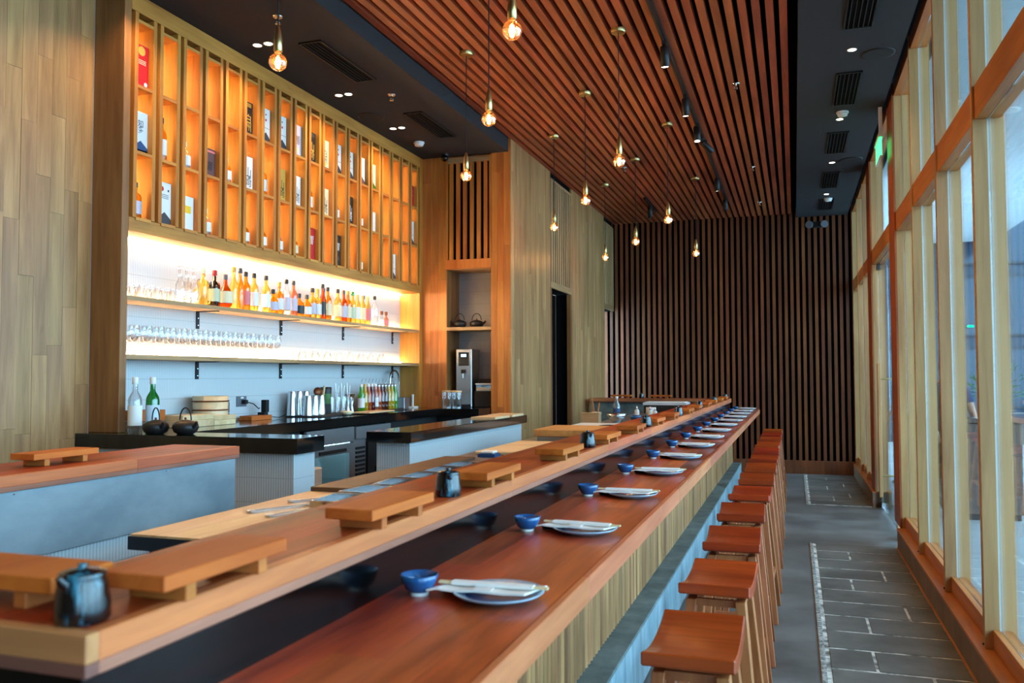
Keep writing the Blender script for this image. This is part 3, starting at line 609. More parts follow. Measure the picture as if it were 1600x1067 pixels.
# ------------------------------------------------------------------ place settings
def make_bowl():
    t = thing('sauce_bowl', '', 'bowl', (0, 0, 0), 0, 'blue sauce bowls on the bar')
    MB().lathe([(.018, .006), (.030, .014), (.037, .030), (.041, .044), (.039, .0445), (.034, .03), (.026, .016), (.002, .012)], 24, close=False).build('bowl', 'blue_glaze', t)
    MB().lathe([(.0195, 0), (.0205, .007), (.017, .007)], 20).build('foot_ring', 'white', t); return t
def make_plate():
    t = thing('plate', '', 'plate', (0, 0, 0), 0, 'blue-grey plates on the bar')
    MB().lathe([(.055, 0), (.06, .002), (.090, .012), (.098, .018), (.095, .0185), (.07, .010)], 36, close=False).build('rim', 'plate_glaze', t)
    MB().lathe([(.001, .005), (.055, .0055), (.078, .0115)], 36, close=False).build('well', 'plate_blue', t); return t
def make_napkin():
    t = thing('napkin', '', 'napkin', (0, 0, 0), 0, 'folded white napkins laid across the plates')
    n = 10; vs_ = []; fs_ = []
    for i in range(n + 1):
        u = -1 + 2 * i / n; xx = u * .108; z = .0185 + .002 * math.cos(u * 6) - (.006 if u < -.85 else 0)
        for s, dz in ((-1, 0), (1, 0), (1, .004), (-1, .004)): vs_.append((xx + s * .014, s * .040, z + dz + .001 * math.sin(5 * u + s)))
    for i in range(n):
        for k in range(4): a = i * 4 + k; b = i * 4 + (k + 1) % 4; fs_.append((a, b, b + 4, a + 4))
    fs_ += [(0, 3, 2, 1), tuple(n * 4 + k for k in range(4))]
    MB().add(vs_, fs_).build('cloth', 'paper', t)
    MB().box(-.02, .02, -.036, .036, .0238, .0252).build('band', 'white', t); return t
def make_sticks():
    t = thing('chopsticks', '', 'chopsticks', (0, 0, 0), 0, 'joined wooden chopsticks on the napkins')
    for s in (-1, 1): MB().box(-.125, .115, s * .0036 - .0030, s * .0036 + .0030, .0256, .0300).build('stick', 'chopstick', t)
    MB().box(.09, .115, -.0015, .0015, .0256, .0298).build('joint', 'chopstick', t); MB().box(-.095, .085, -.011, .011, .0254, .0318).build('paper_sleeve', 'paper', t); return t
def make_rest():
    t = thing('chopstick_rest', '', 'chopstick rest', (0, 0, 0), 0, 'black chopstick rests on the bar')
    MB().box(-.035, .035, -.01, .01, .002, .014).build('bar', 'black_glass', t, bev=.003); MB().box(-.03, .03, -.008, .008, 0, .002).build('base', 'black', t); return t
mk = [(make_bowl(), -.772, -.02, 'blue glazed sauce bowl'), (make_plate(), -.602, 0, 'round blue-grey plate'), (make_napkin(), -.625, 0, 'folded white napkin'), (make_sticks(), -.61, 0, 'pale joined chopsticks'), (make_rest(), -.705, .03, 'black chopstick rest')]
for k, y in enumerate(YK):
    e = R(random.uniform(-7, 3)); 
    for root, x, dy, lb in mk:
        lab = '%s at the %s place setting from the camera' % (lb, ORD[k]); p = (x + random.uniform(-.004, .004), y + dy, ZC + .0006)
        if k == 0: root.location = p; root['label'] = lab; root.rotation_euler.z = e
        else: dup(root, p, e, lab)

# ------------------------------------------------------------------ bar stools
def make_stool():
    t = thing('bar_stool', '', 'stool', (0, 0, 0), 0, 'saddle-seat wooden bar stools along the bar')
    n = 12; vs_ = []; fs_ = []
    for i in range(n + 1):
        u = -1 + 2 * i / n; y = u * .218; z = .703 + .028 * u * u; 
        for x, dz in ((-.1225, 0), (.1225, 0), (.1225, .037), (-.1225, .037)): vs_.append((x, y, z + dz - (.006 * (1 - u * u) if dz == 0 else 0)))
    for i in range(n):
        for k in range(4): a = i * 4 + k; b = i * 4 + (k + 1) % 4; fs_.append((b, a, a + 4, b + 4))
    fs_ += [(0, 1, 2, 3), tuple(n * 4 + k for k in (3, 2, 1, 0))]
    MB().add(vs_, fs_).build('seat', 'stool_seat', t, bev=.004)
    for sx in (-1, 1):
        for sy in (-1, 1):
            x1, y1, x0, y0 = sx * .085, sy * .13, sx * .148, sy * .225; a, b = .0175, .033
            q = lambda x, y, z: [(x - a, y - b, z), (x + a, y - b, z), (x + a, y + b, z), (x - a, y + b, z)]
            MB().add(q(x0, y0, 0) + q(x1, y1, .70), [(3, 2, 1, 0), (4, 5, 6, 7), (0, 1, 5, 4), (1, 2, 6, 5), (2, 3, 7, 6), (3, 0, 4, 7)]).build('leg', 'stool_leg', t, bev=.002)
    for sx in (-1, 1):
        MB().box(sx * .127 - .01, sx * .127 + .01, -.18, .18, .22, .262).build('stretcher', 'stool_leg', t); MB().box(sx * .088 - .009, sx * .088 + .009, -.13, .13, .668, .694).build('apron', 'stool_leg', t)
    for sy in (-1, 1):
        MB().box(-.115, .115, sy * .185 - .01, sy * .185 + .01, .32, .362).build('stretcher', 'stool_leg', t); MB().box(-.08, .08, sy * .137 - .009, sy * .137 + .009, .675, .70).build('apron', 'stool_leg', t)
    return t
st = make_stool(); st.location = (-.277, YK[1], 0); st['label'] = 'saddle-seat wooden bar stool nearest the camera'
for k in range(2, 14): dup(st, (-.277 + random.uniform(-.012, .006), YK[k] + random.uniform(-.015, .015), 0), R(random.uniform(-1.5, 1.5)), 'saddle-seat wooden bar stool, %s from the camera' % ORD[k - 1])

# ------------------------------------------------------------------ back bar: worktop, partitions, tiled wall

wall_tile = struct(MB().box(XW - .03, XW, 4.02, 8.33, 0, 3.856).build('wall_tile', 'tile_white'))
wt = thing('stone_worktop', 'polished black stone worktop along the back bar', 'worktop', (-3.7, 6, 0))
MB().box(XW, -3.45, 4.2, 8.33, 1.095, ZB).box(XW, -2.52, 3.925, 4.2, 1.085, ZB).box(-3.45, -3.02, 7.98, 8.34, 1.095, ZB).build('slab', 'black_stone', wt, (3.7, -6, 0))
MB().box(XW + .002, XW + .012, 4.21, 8.24, ZB - .01, ZB).build('backsplash_bead', 'black_stone', wt, (3.7, -6, 0))
tp = thing('tiled_half_wall', 'white tiled half wall under the near black worktop end', 'partition', (-3.3, 4.07, 0)); MB().box(-.73, .73, -.10, .11, 0, 1.085).build('tile_wall', 'tile_white', tp); MB().box(-.73, .74, -.107, -.1, 0, .08).build('skirting', 'steel_dark', tp)
tp2 = thing('tiled_half_wall', 'long white tiled half wall with polished black stone cap', 'partition', (-2.3, 5.7, 0)); MB().box(-.11, .11, -1.08, 1.10, 0, 1.105).build('tile_wall', 'tile_white', tp2); MB().box(-.15, .145, -1.14, 1.15, 1.105, ZB).build('stone_cap', 'black_stone', tp2, bev=.003)
t = thing('board_pair', 'pale wooden boards lying on the black half-wall cap', 'board', (-2.3, 6.5, ZB)); MB().box(-.10, .10, -.33, .02, 0, .012).build('board', 'pale_wood', t); MB().box(-.09, .12, .03, .33, 0, .016).build('board', 'pale_wood', t)
cab = thing('bar_cabinet', 'dark cabinet carcass under the back bar worktop', 'cabinet', (-3.75, 6, 0))
MB().box(-.27, .24, -1.78, -.5, 0, 1.094).build('body', 'black', cab); MB().box(-.27, .24, .9, 2.3, 0, 1.094).build('body', 'black', cab); MB().box(.24, .7, 2.05, 2.3, 0, 1.094).build('end_body', 'black', cab)
tag(MB().box(-.12, .12, -.06, .06, 0, .86).build('crate', 'white', None, (-3.30, 5.22, 0), 0, .01), 'white plastic bin standing beside the glass-door fridge', 'bin')
tag(MB().box(-.1, .1, -.08, .08, 0, .22).build('crate', 'navy', None, (-3.32, 5.02, 0), 0, .01), 'navy plastic crate on the floor beside the white bin', 'crate')
fr = thing('bar_fridge', 'stainless under-counter fridge with a glass door', 'fridge', (-3.72, 5.87, 0))
MB().box(-.27, -.25, -.36, .36, .08, 1.06).box(-.25, .24, -.36, -.33, .08, 1.06).box(-.25, .24, .33, .36, .08, 1.06).box(-.25, .24, -.33, .33, .08, .12).box(-.25, .24, -.33, .33, .96, 1.06).build('body', 'brushed', fr)
MB().box(.24, .262, -.36, .36, .965, 1.085).build('fascia', 'fridge_steel', fr)
df = MB().box(.24, .27, -.36, -.27, .1, .955).box(.24, .27, .27, .36, .1, .955).box(.24, .27, -.27, .27, .1, .18).box(.24, .27, -.27, .27, .88, .955).build('door', 'fridge_steel', fr)
MB().box(.25, .256, -.27, .27, .18, .88).build('pane', 'pane', df); MB().box(.27, .285, -.2, .2, .895, .92).build('handle', 'black', df)
for z in (.4, .65): MB().box(-.24, .2, -.32, .32, z, z + .01).build('wire_shelf', 'steel', fr)
MB().box(.10, .12, -.3, .3, .94, .955).build('led_tube', 'fridge_led', fr); MB().box(-.25, -.245, -.33, .33, .12, .96).build('liner', 'white', fr)
for i, (y, z, mt) in enumerate(((-.22, .66, 'green_glass'), (-.12, .66, 'clear_spirit'), (0, .66, 'green_glass'), (.12, .66, 'clear_spirit'), (-.18, .41, 'red_liquid'), (0, .41, 'brown_liquid'), (.15, .41, 'navy'))):
    t = thing('bottle', 'chilled bottle inside the glass-door fridge, %s along' % ORD[i], 'bottle', (-3.66, 5.87 + y, z + .0005), 0, 'bottles in the fridge'); MB().lathe([(.032, 0), (.034, .01), (.034, .12), (.012, .17), (.012, .2)], 14).build('body', mt, t); MB().lathe([(.013, .195), (.013, .212)], 10).build('cap', 'white', t)
im = thing('ice_machine', 'stainless ice machine with side vents and dark front', 'appliance', (-3.72, 6.57, 0))
MB().box(-.27, .24, -.32, .31, .1, .98).build('body', 'fridge_steel', im); MB().box(.24, .262, -.1, .31, .1, .97).build('front_panel', 'black_metal', im); MB().box(-.27, .27, -.32, .31, .98, 1.08).build('top_cover', 'fridge_steel', im)
for i in range(16): MB().box(.24, .252, -.28, -.13, .35 + i * .036, .35 + i * .036 + .02).build('louvre', 'steel_dark', im)
MB().box(.262, .266, .03, .18, .58, .72).build('display', 'black_glass', im); MB().box(.262, .266, .04, .17, .5, .53).build('nameplate', 'white', im); MB().lathe([(.012, 0), (.012, .01)], 10).build('knob', 'steel', im, (.268, .1, .86))
for sx in (-.2, .18):
    for sy in (-.26, .26): MB().lathe([(.02, 0), (.02, .1)], 8).build('foot', 'steel_dark', im, (sx, sy, 0))

# shelves on the tiled wall
for nm, z0, z1, lb in (('lower', 1.607, 1.637, 'lower oak wall shelf carrying rows of stemware'), ('upper', 1.965, 1.992, 'upper oak wall shelf carrying the liquor bottles')):
    t = thing('wall_shelf', lb, 'shelf', (-3.92, 6.18, z0)); MB().box(-.108, .112, -2.11, 2.13, 0, z1 - z0).build('board', 'oak_y', t, bev=.002)
    MB().box(-.106, -.094, -2.09, 2.10, z1 - z0, z1 - z0 + .01).build('led_strip', 'led', t)
    for y in (4.985, 6.015, 7.03, 8.06):
        b = MB().box(-.108, -.1, y - 6.195, y - 6.165, -.125, -.006).build('bracket', 'black_metal', t); MB().box(-.108, .07, y - 6.195, y - 6.165, -.006, 0).build('bracket_arm', 'black_metal', b)
        for zz in (-.1, -.05): MB().lathe([(.006, -.003), (.006, .003)], 8).build('bolt', 'steel', b, (-.1, y - 6.18, zz))
# display cabinet with open cubbies
cbn = thing('display_cabinet', 'oak display cabinet of tall lit cubbies above the bar', 'cabinet', (-3.9, 6.17, 2.375)); CL = Vector(cbn.location)
def cp(n, x0, x1, y0, y1, z0, z1, m, bev=0.0): o = piece(n, x0, x1, y0, y1, z0, z1, m, cbn, bev); o.location -= CL; return o
cp('end_panel', XW, XN, 4.02, 4.075, 1.1685, 3.856, 'oak_side', .003); cp('end_panel', XW, XN, 8.25, 8.33, 1.1685, 3.856, 'cubby_z')
cp('top_rail', XW, XN + .002, 4.075, 8.25, 3.745, 3.856, 'cubby_y', .002); cp('bottom_rail', XW, XN + .002, 4.075, 8.25, 2.385, 2.47, 'cubby_y', .002)
cp('back_panel', XW, XW + .008, 4.075, 8.25, 2.47, 3.745, 'cubby_z')
cp('led_strip', XW + .004, XW + .016, 4.1, 8.23, 2.372, 2.384, 'led')
BAY = [4.093 + .2172 * k for k in range(19)]; BW = .187
rows = (2.475, 2.885, 3.295, 3.70)
for k, y in enumerate(BAY):
    for a in (y, y + BW - .03): cp('divider', XW + .008, XN + .012, a, a + .03, 2.47, 3.738, 'cubby_z', .0015)
    for z in rows: cp('cubby_shelf', XW + .008, XN + .010, y + .03, y + BW - .03, z - .02, z, 'cubby_y')
    cp('gap_filler', XW + .008, XN - .07, y + BW, y + .2172, 2.47, 3.738, 'oak_side')
    cp('led_strip', XW + .02, XW + .028, y + .0302, y + .0352, 2.50, 3.66, 'led_cubby')

# ------------------------------------------------------------------ bottles and boxes
PROF = {
 'tall': [(.030, 0), (.034, .006), (.034, .165), (.030, .185), (.013, .215), (.0125, .262)],
 'slim': [(.026, 0), (.029, .006), (.029, .17), (.012, .225), (.012, .28)],
 'short': [(.036, 0), (.040, .006), (.041, .09), (.034, .115), (.013, .135), (.013, .165)],
 'round': [(.03, 0), (.044, .02), (.054, .06), (.050, .10), (.03, .14), (.014, .165), (.013, .215)],
 'square': [(.036, 0), (.040, .005), (.040, .150), (.034, .168), (.013, .185), (.013, .23)],
 'mini': [(.022, 0), (.024, .004), (.024, .075), (.009, .1), (.009, .125)],
 'juice': [(.030, 0), (.032, .006), (.032, .15), (.018, .19), (.016, .225)],
}
BME = {}
def bottle(label, loc, prof, body, cap, lab, group, cat='bottle', sc=1.0, lz=(.25, .6), rz=0.0):
    p = [(r * (1 if prof != 'slim' else 1), z) for r, z in PROF[prof]]; H_ = p[-1][1]; n = 4 if prof == 'square' else 18
    key = (prof, body, cap, lab)
    t = thing('bottle', label, cat, loc, rz, group); t.scale = (sc, sc, sc)
    if key not in BME:
        R0 = max(r for r, z in p); parts = []
        b = MB().lathe(p, 16 if n == 18 else 4).mesh('body'); b.materials.append(M[body]); parts.append(('body', b))
        if cap: c = MB().lathe([(.0145, H_ - .012), (.0155, H_ - .01), (.0155, H_ + .022), (.012, H_ + .025)], 12).mesh('cap'); c.materials.append(M[cap]); parts.append(('cap', c))
        if lab:
            rr = [r for r, z in p if z > .02][0] if prof != 'round' else .0545
            l = MB().lathe([(rr + .0008, H_ * lz[0] * .6), (rr + .0008, H_ * lz[1] * .9)], 16 if n == 18 else 4, close=False).mesh('label'); l.materials.append(M[lab]); parts.append(('label', l))
        BME[key] = parts
    for nm, me in BME[key]:
        o = bpy.data.objects.new(nm, me); C.objects.link(o); o.parent = t
        if n == 4: o.rotation_euler.z = R(45)
    return t
UY = [4.837, 4.897, 4.958, 5.077, 5.172, 5.246, 5.314, 5.415, 5.569, 5.661, 5.747, 5.844, 5.944, 6.03, 6.143, 6.231, 6.312, 6.394, 6.478, 6.542, 6.651, 6.752, 6.832, 6.914, 7.01, 7.108, 7.209, 7.272, 7.35, 7.497, 7.593]
UB = [('square', 'pale_gold', 'cream', None, 'pale gold square bottle with cork stopper'), ('short', 'pale_gold', 'grey_plastic', 'lilac', 'squat gold bottle with lilac label'), ('square', 'dark_bottle', 'red', 'green_box', 'black square bottle with pale green label and red cap'),
 ('round', 'deep_amber', 'grey_plastic', 'cream', 'round orange flask with cream label'), ('slim', 'pale_gold', 'gold', None, 'slim pale gold bottle with gold cap'), ('slim', 'amber', 'charcoal', None, 'slim amber bottle with grey cap'), ('tall', 'amber', 'box_black', 'pink', 'tall amber bottle with pink label'),
 ('tall', 'pale_gold', 'box_black', 'white', 'gold bottle with patterned white label and black cap'), ('tall', 'pale_gold', 'box_black', 'white', 'clear gold bottle with white label'), ('short', 'amber', 'box_black', 'lilac', 'squat amber bottle with blue-grey label'), ('square', 'amber', 'gold', 'white', 'amber bottle with orange stopper'),
 ('tall', 'clear_spirit', 'box_black', 'lilac', 'clear bottle with lilac label and black cap'), ('tall', 'blush_liquid', 'charcoal', 'lilac', 'blush bottle with lilac label'), ('short', 'amber', 'charcoal', 'box_black', 'squat amber bottle with black label'), ('short', 'amber', 'charcoal', 'white', 'squat amber bottle with white label'),
 ('square', 'pale_gold', 'box_black', 'lilac', 'broad gold bottle with lilac label'), ('square', 'pale_gold', 'gold', 'white', 'broad gold bottle with tan stopper'), ('slim', 'deep_amber', 'box_black', 'box_black', 'red-amber bottle with black label'), ('tall', 'amber', 'box_black', 'cream', 'amber bottle with cream label and dark cap'), ('tall', 'amber', 'box_black', 'white', 'amber bottle with bright white label'),
 ('tall', 'pale_gold', 'box_black', 'cream', 'gold bottle with cream label'), ('tall', 'deep_amber', 'mauve_box', 'lilac', 'red-brown bottle with mauve cap'), ('tall', 'amber', 'gold', 'cream', 'amber bottle with gold cap'), ('tall', 'pale_gold', 'green_glass', 'green_box', 'yellow-green bottle with green cap'),
 ('slim', 'pale_gold', 'white', 'white', 'slim pale bottle with white cap'), ('slim', 'pale_gold', 'white', 'cream', 'slim pale bottle with cream label'), ('slim', 'pale_gold', 'white', 'pink', 'slim pale bottle with pink label'), ('tall', 'clear_spirit', 'box_black', 'white', 'clear bottle with black cap and white label'), ('tall', 'clear_spirit', 'box_black', None, 'clear bottle with black cap and no label'),
 ('mini', 'clear_spirit', 'copper', 'white', 'small clear bottle with copper cap'), ('mini', 'blush_liquid', 'copper', 'pink', 'small pink-labelled bottle')]
for i, (y, (pf, b, c, l, lb)) in enumerate(zip(UY, UB)):
    bottle('%s, %s from left on upper shelf' % (lb, ORD[i]), (-3.945 if i in (1, 19, 27) else -3.862, y, 1.9925), pf, b, c, l, 'liquor bottles on the upper wall shelf', sc=1.0, rz=R(12))
# stemware and tumblers
def make_wine():
    t = thing('wine_glass', '', 'glass', (0, 0, 0), 0, 'stemmed wine glasses on the lower wall shelf')
    MB().lathe([(.036, 0), (.034, .002), (.004, .006), (.0035, .08)], 16, close=False).build('stem', 'glass', t)
    MB().lathe([(.004, .08), (.022, .09), (.036, .115), (.038, .14), (.031, .185)], 16, close=False).build('bowl', 'glass', t); return t
wg = make_wine(); wi = 0
for row, x in ((0, -3.86), (1, -3.945)):
    for k in range(15):
        y = 4.20 + k * .108 + row * .05; lb = 'stemmed wine glass, %s from the left in the %s row on the lower wall shelf' % (ORD[k], ('front', 'rear')[row])
        if wi == 0: wg.location = (x, y, 1.6372); wg['label'] = lb
        else: dup(wg, (x, y, 1.6372), None, lb)
        wi += 1
def make_tumbler():
    t = thing('tumbler', '', 'glass', (0, 0, 0), 0, 'short tumblers on the lower wall shelf')
    MB().lathe([(.028, .004), (.036, .006), (.038, .085)], 16, close=False).build('wall', 'glass', t); MB().lathe([(.034, 0), (.035, .008)], 16).build('base', 'glass', t); return t
tg = make_tumbler(); wi = 0
for k in range(16):
    y = 6.0 + k * .1; lb = 'short clear tumbler, %s from the left on the lower wall shelf' % ORD[k]
    if k == 0: tg.location = (-3.87, y, 1.6372); tg['label'] = lb
    else: dup(tg, (-3.87 - .01 * (k % 2), y, 1.6372), None, lb)
for k in range(6): o = dup(tg, (-3.87 - .02 * (k % 2), 4.2 + k * .07, 1.9925), None, 'short clear tumbler, %s from the left on the upper wall shelf' % ORD[k]); o['group'] = 'tumblers on the upper wall shelf'
for k in range(3):
    t = thing('decanter', 'clear glass decanter, %s from the left beside the bottles' % ORD[k], 'decanter', (-3.88, 4.63 + k * .068, 1.9925), 0, 'glass decanters on the upper wall shelf')
    MB().lathe([(.03, 0), (.033, .005), (.033, .12), (.014, .16), (.013, .2), (.018, .22)], 16, close=False).build('body', 'glass', t); MB().lathe([(.012, .215), (.02, .23), (.012, .25)], 12).build('stopper', 'glass', t)

# boxed and loose bottles in the display cabinet
def carton(k, r, body, w_, h, desc, deco=(), yo=.0):
    w_ = min(.119, w_ * 1.15); h = h * 1.03
    y = BAY[k] + BW / 2 + yo; z = rows[r]
    rn = ('bottom', 'middle', 'top')[r]
    t = thing('bottle_box', '%s in %s cubby, %s column' % (desc, rn, ORD[k]), 'box', (-3.868, y, z + .0005), 0, 'boxed bottles in the display cabinet')
    MB().box(-.045, .045, -w_ / 2, w_ / 2, 0, h).build('carton', body, t, bev=.001)
    X_ = .0456
    for d in deco:
        kd = d[0]
        if kd == 'txt': lettering(d[1], d[2], d[3], t, (X_, 0, h * d[4]), vertical=True)
        elif kd == 'dot': MB().add([(X_, d[4] * w_ + d[2] * math.cos(a * .5236), h * d[3] + d[2] * math.sin(a * .5236)) for a in range(12)], [tuple(range(12))]).build('emblem', d[1], t)
        elif kd == 'hill': MB().add([(X_, -w_ / 2, 0), (X_, w_ / 2, 0), (X_, w_ / 2, h * .14), (X_, 0, h * .30), (X_, -w_ / 2, h * .14)], [(0, 1, 2, 3, 4)]).build('print', d[1], t)
        elif kd == 'band': MB().add([(X_, -w_ / 2, h * d[2]), (X_, w_ / 2, h * d[2]), (X_, w_ / 2, h * d[3]), (X_, -w_ / 2, h * d[3])], [(0, 1, 2, 3)]).build('print', d[1], t)
        elif kd == 'rect': MB().add([(X_, -w_ * .22, h * d[2]), (X_, w_ * .28, h * d[2]), (X_, w_ * .28, h * d[3]), (X_, -w_ * .22, h * d[3])], [(0, 1, 2, 3)]).build('print', d[1], t)
        elif kd == 'lines':
            for q in range(3): MB().add([(X_, -w_ * .3, h * (d[2] + q * .04)), (X_, w_ * .3, h * (d[2] + q * .04)), (X_, w_ * .3, h * (d[2] + q * .04 + .015)), (X_, -w_ * .3, h * (d[2] + q * .04 + .015))], [(0, 1, 2, 3)]).build('print', d[1], t)
    return t
def loose(k, r, prof, body, cap, lab, desc, sc=1.0):
    y = BAY[k] + BW / 2; rn = ('bottom', 'middle', 'top')[r]
    return bottle('%s in %s cubby, %s column' % (desc, rn, ORD[k]), (-3.855, y, rows[r] + .0005), prof, body, cap, lab, 'loose bottles in the display cabinet', sc=sc)
WD = (('dot', 'red', .010, .66, 0), ('dot', 'ink', .007, .82, 0), ('hill', 'charcoal'), ('band', 'charcoal', .42, .43))
carton(0, 2, 'red', .12, .26, 'red gift box with gold crest', (('dot', 'gold', .03, .86, 0), ('lines', 'cream', .55), ('dot', 'white', .014, .1, .3)))
carton(0, 1, 'pale_blue', .125, .25, 'pale blue box with black brush writing and waves', (('txt', '知多', .05, 'ink', .62), ('hill', 'navy'), ('band', 'charcoal', .0, .08)))
loose(0, 0, 'square', 'amber', 'charcoal', 'lilac', 'amber bottle with lilac label', .9)
loose(1, 1, 'tall', 'amber', 'box_black', 'white', 'amber bottle with black cap and white label')
carton(1, 0, 'white', .115, .265, 'white box with red dot and grey mountain', (('dot', 'red', .016, .84, -.2), ('dot', 'charcoal', .008, .82, .28), ('hill', 'charcoal'), ('lines', 'grey_plastic', .62)))
loose(2, 1, 'short', 'clear_spirit', 'white', 'white', 'squat bottle with white label')
carton(2, 0, 'white', .13, .22, 'white box with yellow square', (('rect', 'yellow', .5, .72),))
carton(3, 1, 'mauve_box', .11, .19, 'plum-brown box with dark brush writing', (('txt', '響', .07, 'ink', .35), ('band', 'pink', .86, .93)))
loose(3, 0, 'short', 'clear_spirit', 'white', 'white', 'squat white-labelled bottle')
loose(4, 1, 'short', 'amber', 'white', 'white', 'squat amber bottle with broad white label'); 
carton(5, 2, 'box_black', .09, .24, 'black box with gold brush writing', (('txt', '白州', .075, 'gold', .34), ('lines', 'gold', .85)))
carton(5, 1, 'white', .10, .24, 'white box with black brush writing', (('txt', '山崎', .085, 'ink', .36),)); loose(5, 0, 'short', 'amber', 'white', 'white', 'squat amber bottle with white label')
carton(6, 2, 'white', .09, .255, 'white box with dots and charcoal hill', WD); loose(6, 1, 'square', 'amber', 'white', 'white', 'square amber bottle with white label'); loose(6, 0, 'short', 'amber', 'red', 'white', 'squat bottle with red band')
carton(7, 2, 'white', .10, .26, 'white box with red dot and charcoal foot', WD); carton(7, 1, 'gold', .09, .25, 'gold box with black brush writing', (('txt', '山崎', .08, 'ink', .36),)); loose(7, 0, 'short', 'clear_spirit', 'charcoal', 'white', 'squat clear bottle with white label')
carton(8, 2, 'lilac', .10, .25, 'lilac-white box with dark brush strokes', (('txt', '響', .08, 'mauve_box', .5), ('dot', 'green_box', .018, .2, 0))); carton(8, 1, 'white', .09, .24, 'narrow white box with black writing', (('txt', '山崎', .075, 'ink', .36),)); loose(8, 0, 'short', 'amber', 'white', 'cream', 'squat amber bottle with cream label')
carton(9, 2, 'box_black', .10, .25, 'black box with cream brush writing', (('txt', '山崎', .085, 'gold', .38), ('lines', 'grey_plastic', .86))); loose(9, 1, 'square', 'amber', 'white', 'white', 'square amber bottle with white top'); carton(9, 0, 'red', .11, .26, 'red box with white brush character', (('txt', '響', .08, 'white', .6),))
carton(10, 2, 'green_box', .10, .24, 'pale green box with dark brush writing', (('txt', '白州', .07, 'ink', .4), ('dot', 'yellow', .012, .15, 0))); carton(10, 1, 'cream', .10, .23, 'cream box with black brush writing', (('txt', '山崎', .08, 'ink', .36),)); loose(10, 0, 'slim', 'amber', 'mauve_box', 'cream', 'slim bottle with mauve cap', .85)
carton(11, 2, 'white', .09, .26, 'white box with small dots and dark base', WD); loose(11, 1, 'short', 'clear_spirit', 'white', 'white', 'squat pale bottle'); carton(11, 0, 'box_black', .09, .27, 'black box with white brush character', (('txt', '響', .075, 'white', .6), ('lines', 'grey_plastic', .2)))
carton(12, 2, 'white', .09, .25, 'white box with charcoal lower print', WD); carton(12, 1, 'box_black', .09, .25, 'black box with white brush writing', (('txt', '山崎', .08, 'white', .38),)); loose(12, 0, 'tall', 'blush_liquid', 'white', 'pink', 'blush bottle with pink label', .85)
carton(13, 2, 'white', .10, .25, 'white box with red mark and brown base', (('dot', 'red', .012, .8, -.15), ('hill', 'mauve_box'))); loose(13, 1, 'short', 'amber', 'white', 'white', 'squat bottle with white shoulder'); loose(13, 0, 'short', 'clear_spirit', 'gold', 'cream', 'squat bottle with gold cap')
carton(14, 2, 'green_box', .10, .24, 'sage green box with white brush writing', (('txt', '白州', .08, 'white', .42), ('hill', 'green_glass'))); carton(14, 1, 'white', .10, .19, 'plain white box', (('band', 'cream', .9, .95),)); loose(14, 0, 'tall', 'dark_bottle', 'ink', 'white', 'dark bottle with white label', .85)
loose(15, 1, 'mini', 'clear_spirit', 'white', 'white', 'small white bottle'); loose(15, 0, 'slim', 'amber', 'mauve_box', 'pink', 'slim bottle with rose label', .8)
loose(16, 1, 'mini', 'amber', 'white', 'white', 'small amber bottle'); carton(16, 0, 'white', .10, .25, 'white box with dark mountain foot', WD)
loose(17, 1, 'slim', 'deep_amber', 'box_black', 'white', 'slim dark amber bottle', .85); loose(17, 0, 'mini', 'clear_spirit', 'white', 'white', 'small clear bottle')
carton(18, 2, 'red', .10, .22, 'red box with pale lettering', (('lines', 'pink', .5), ('lines', 'pink', .7))); carton(18, 1, 'white', .10, .25, 'white box with slate mountain', WD); loose(18, 0, 'mini', 'amber', 'white', 'cream', 'small amber bottle with cream label')

# ------------------------------------------------------------------ things on the stone worktop
t = bottle('clear glass water bottle with white label by the kettles', (-3.69, 4.03, ZB + .0005), 'tall', 'clear_spirit', 'white', 'paper', 'water bottles on the worktop', sc=1.15)
t = bottle('green glass water bottle behind the left kettle', (-3.66, 4.14, ZB + .0005), 'tall', 'green_glass', 'white', 'pale_blue', 'water bottles on the worktop', sc=1.15)
def kettle(loc, rz, label, sc=1.0, mt='iron'):
    t = thing('iron_kettle', label, 'kettle', loc, rz, 'cast iron kettles'); t.scale = (sc,) * 3
    MB().lathe([(.045, 0), (.068, .015), (.078, .04), (.074, .062), (.05, .078), (.03, .08)], 24).build('body', mt, t)
    ld = MB().lathe([(.034, .078), (.03, .084), (.006, .088)], 18).build('lid', mt, t); MB().lathe([(.004, .086), (.008, .096), (.004, .102)], 10).build('knob', 'copper', ld)
    MB().tube([(.07, 0, .045), (.09, 0, .06), (.102, 0, .078)], [.014, .010, .008]).build('spout', mt, t)
    MB().tube([(-.052 * math.cos(a), 0, .085 + .075 * math.sin(a)) for a in [i * math.pi / 12 for i in range(13)]] , .0042, 8).build('handle', mt, t)
    return t
kettle((-3.512, 4.0, ZB + .0005), R(-25), 'black cast iron kettle on the left, beside the water bottles', .95)
kettle((-3.345, 4.05, ZB + .0005), R(-12), 'black cast iron kettle on the right of the pair', .95)
kettle((-3.42, 8.46, 2.0205), R(190), 'brown iron kettle on the niche shelf, left', .95); kettle((-3.24, 8.5, 2.0205), R(20), 'brown iron kettle on the niche shelf, right', .95)
t = thing('wooden_crate', 'brown wooden crate behind the water bottles', 'crate', (-3.93, 4.38, ZB + .0005)); MB().box(-.07, .07, -.1, .1, 0, .05).build('tray', 'oak_y', t); MB().box(-.07, .07, -.1, .1, .055, .12).build('upper_tray', 'tray_y', t)
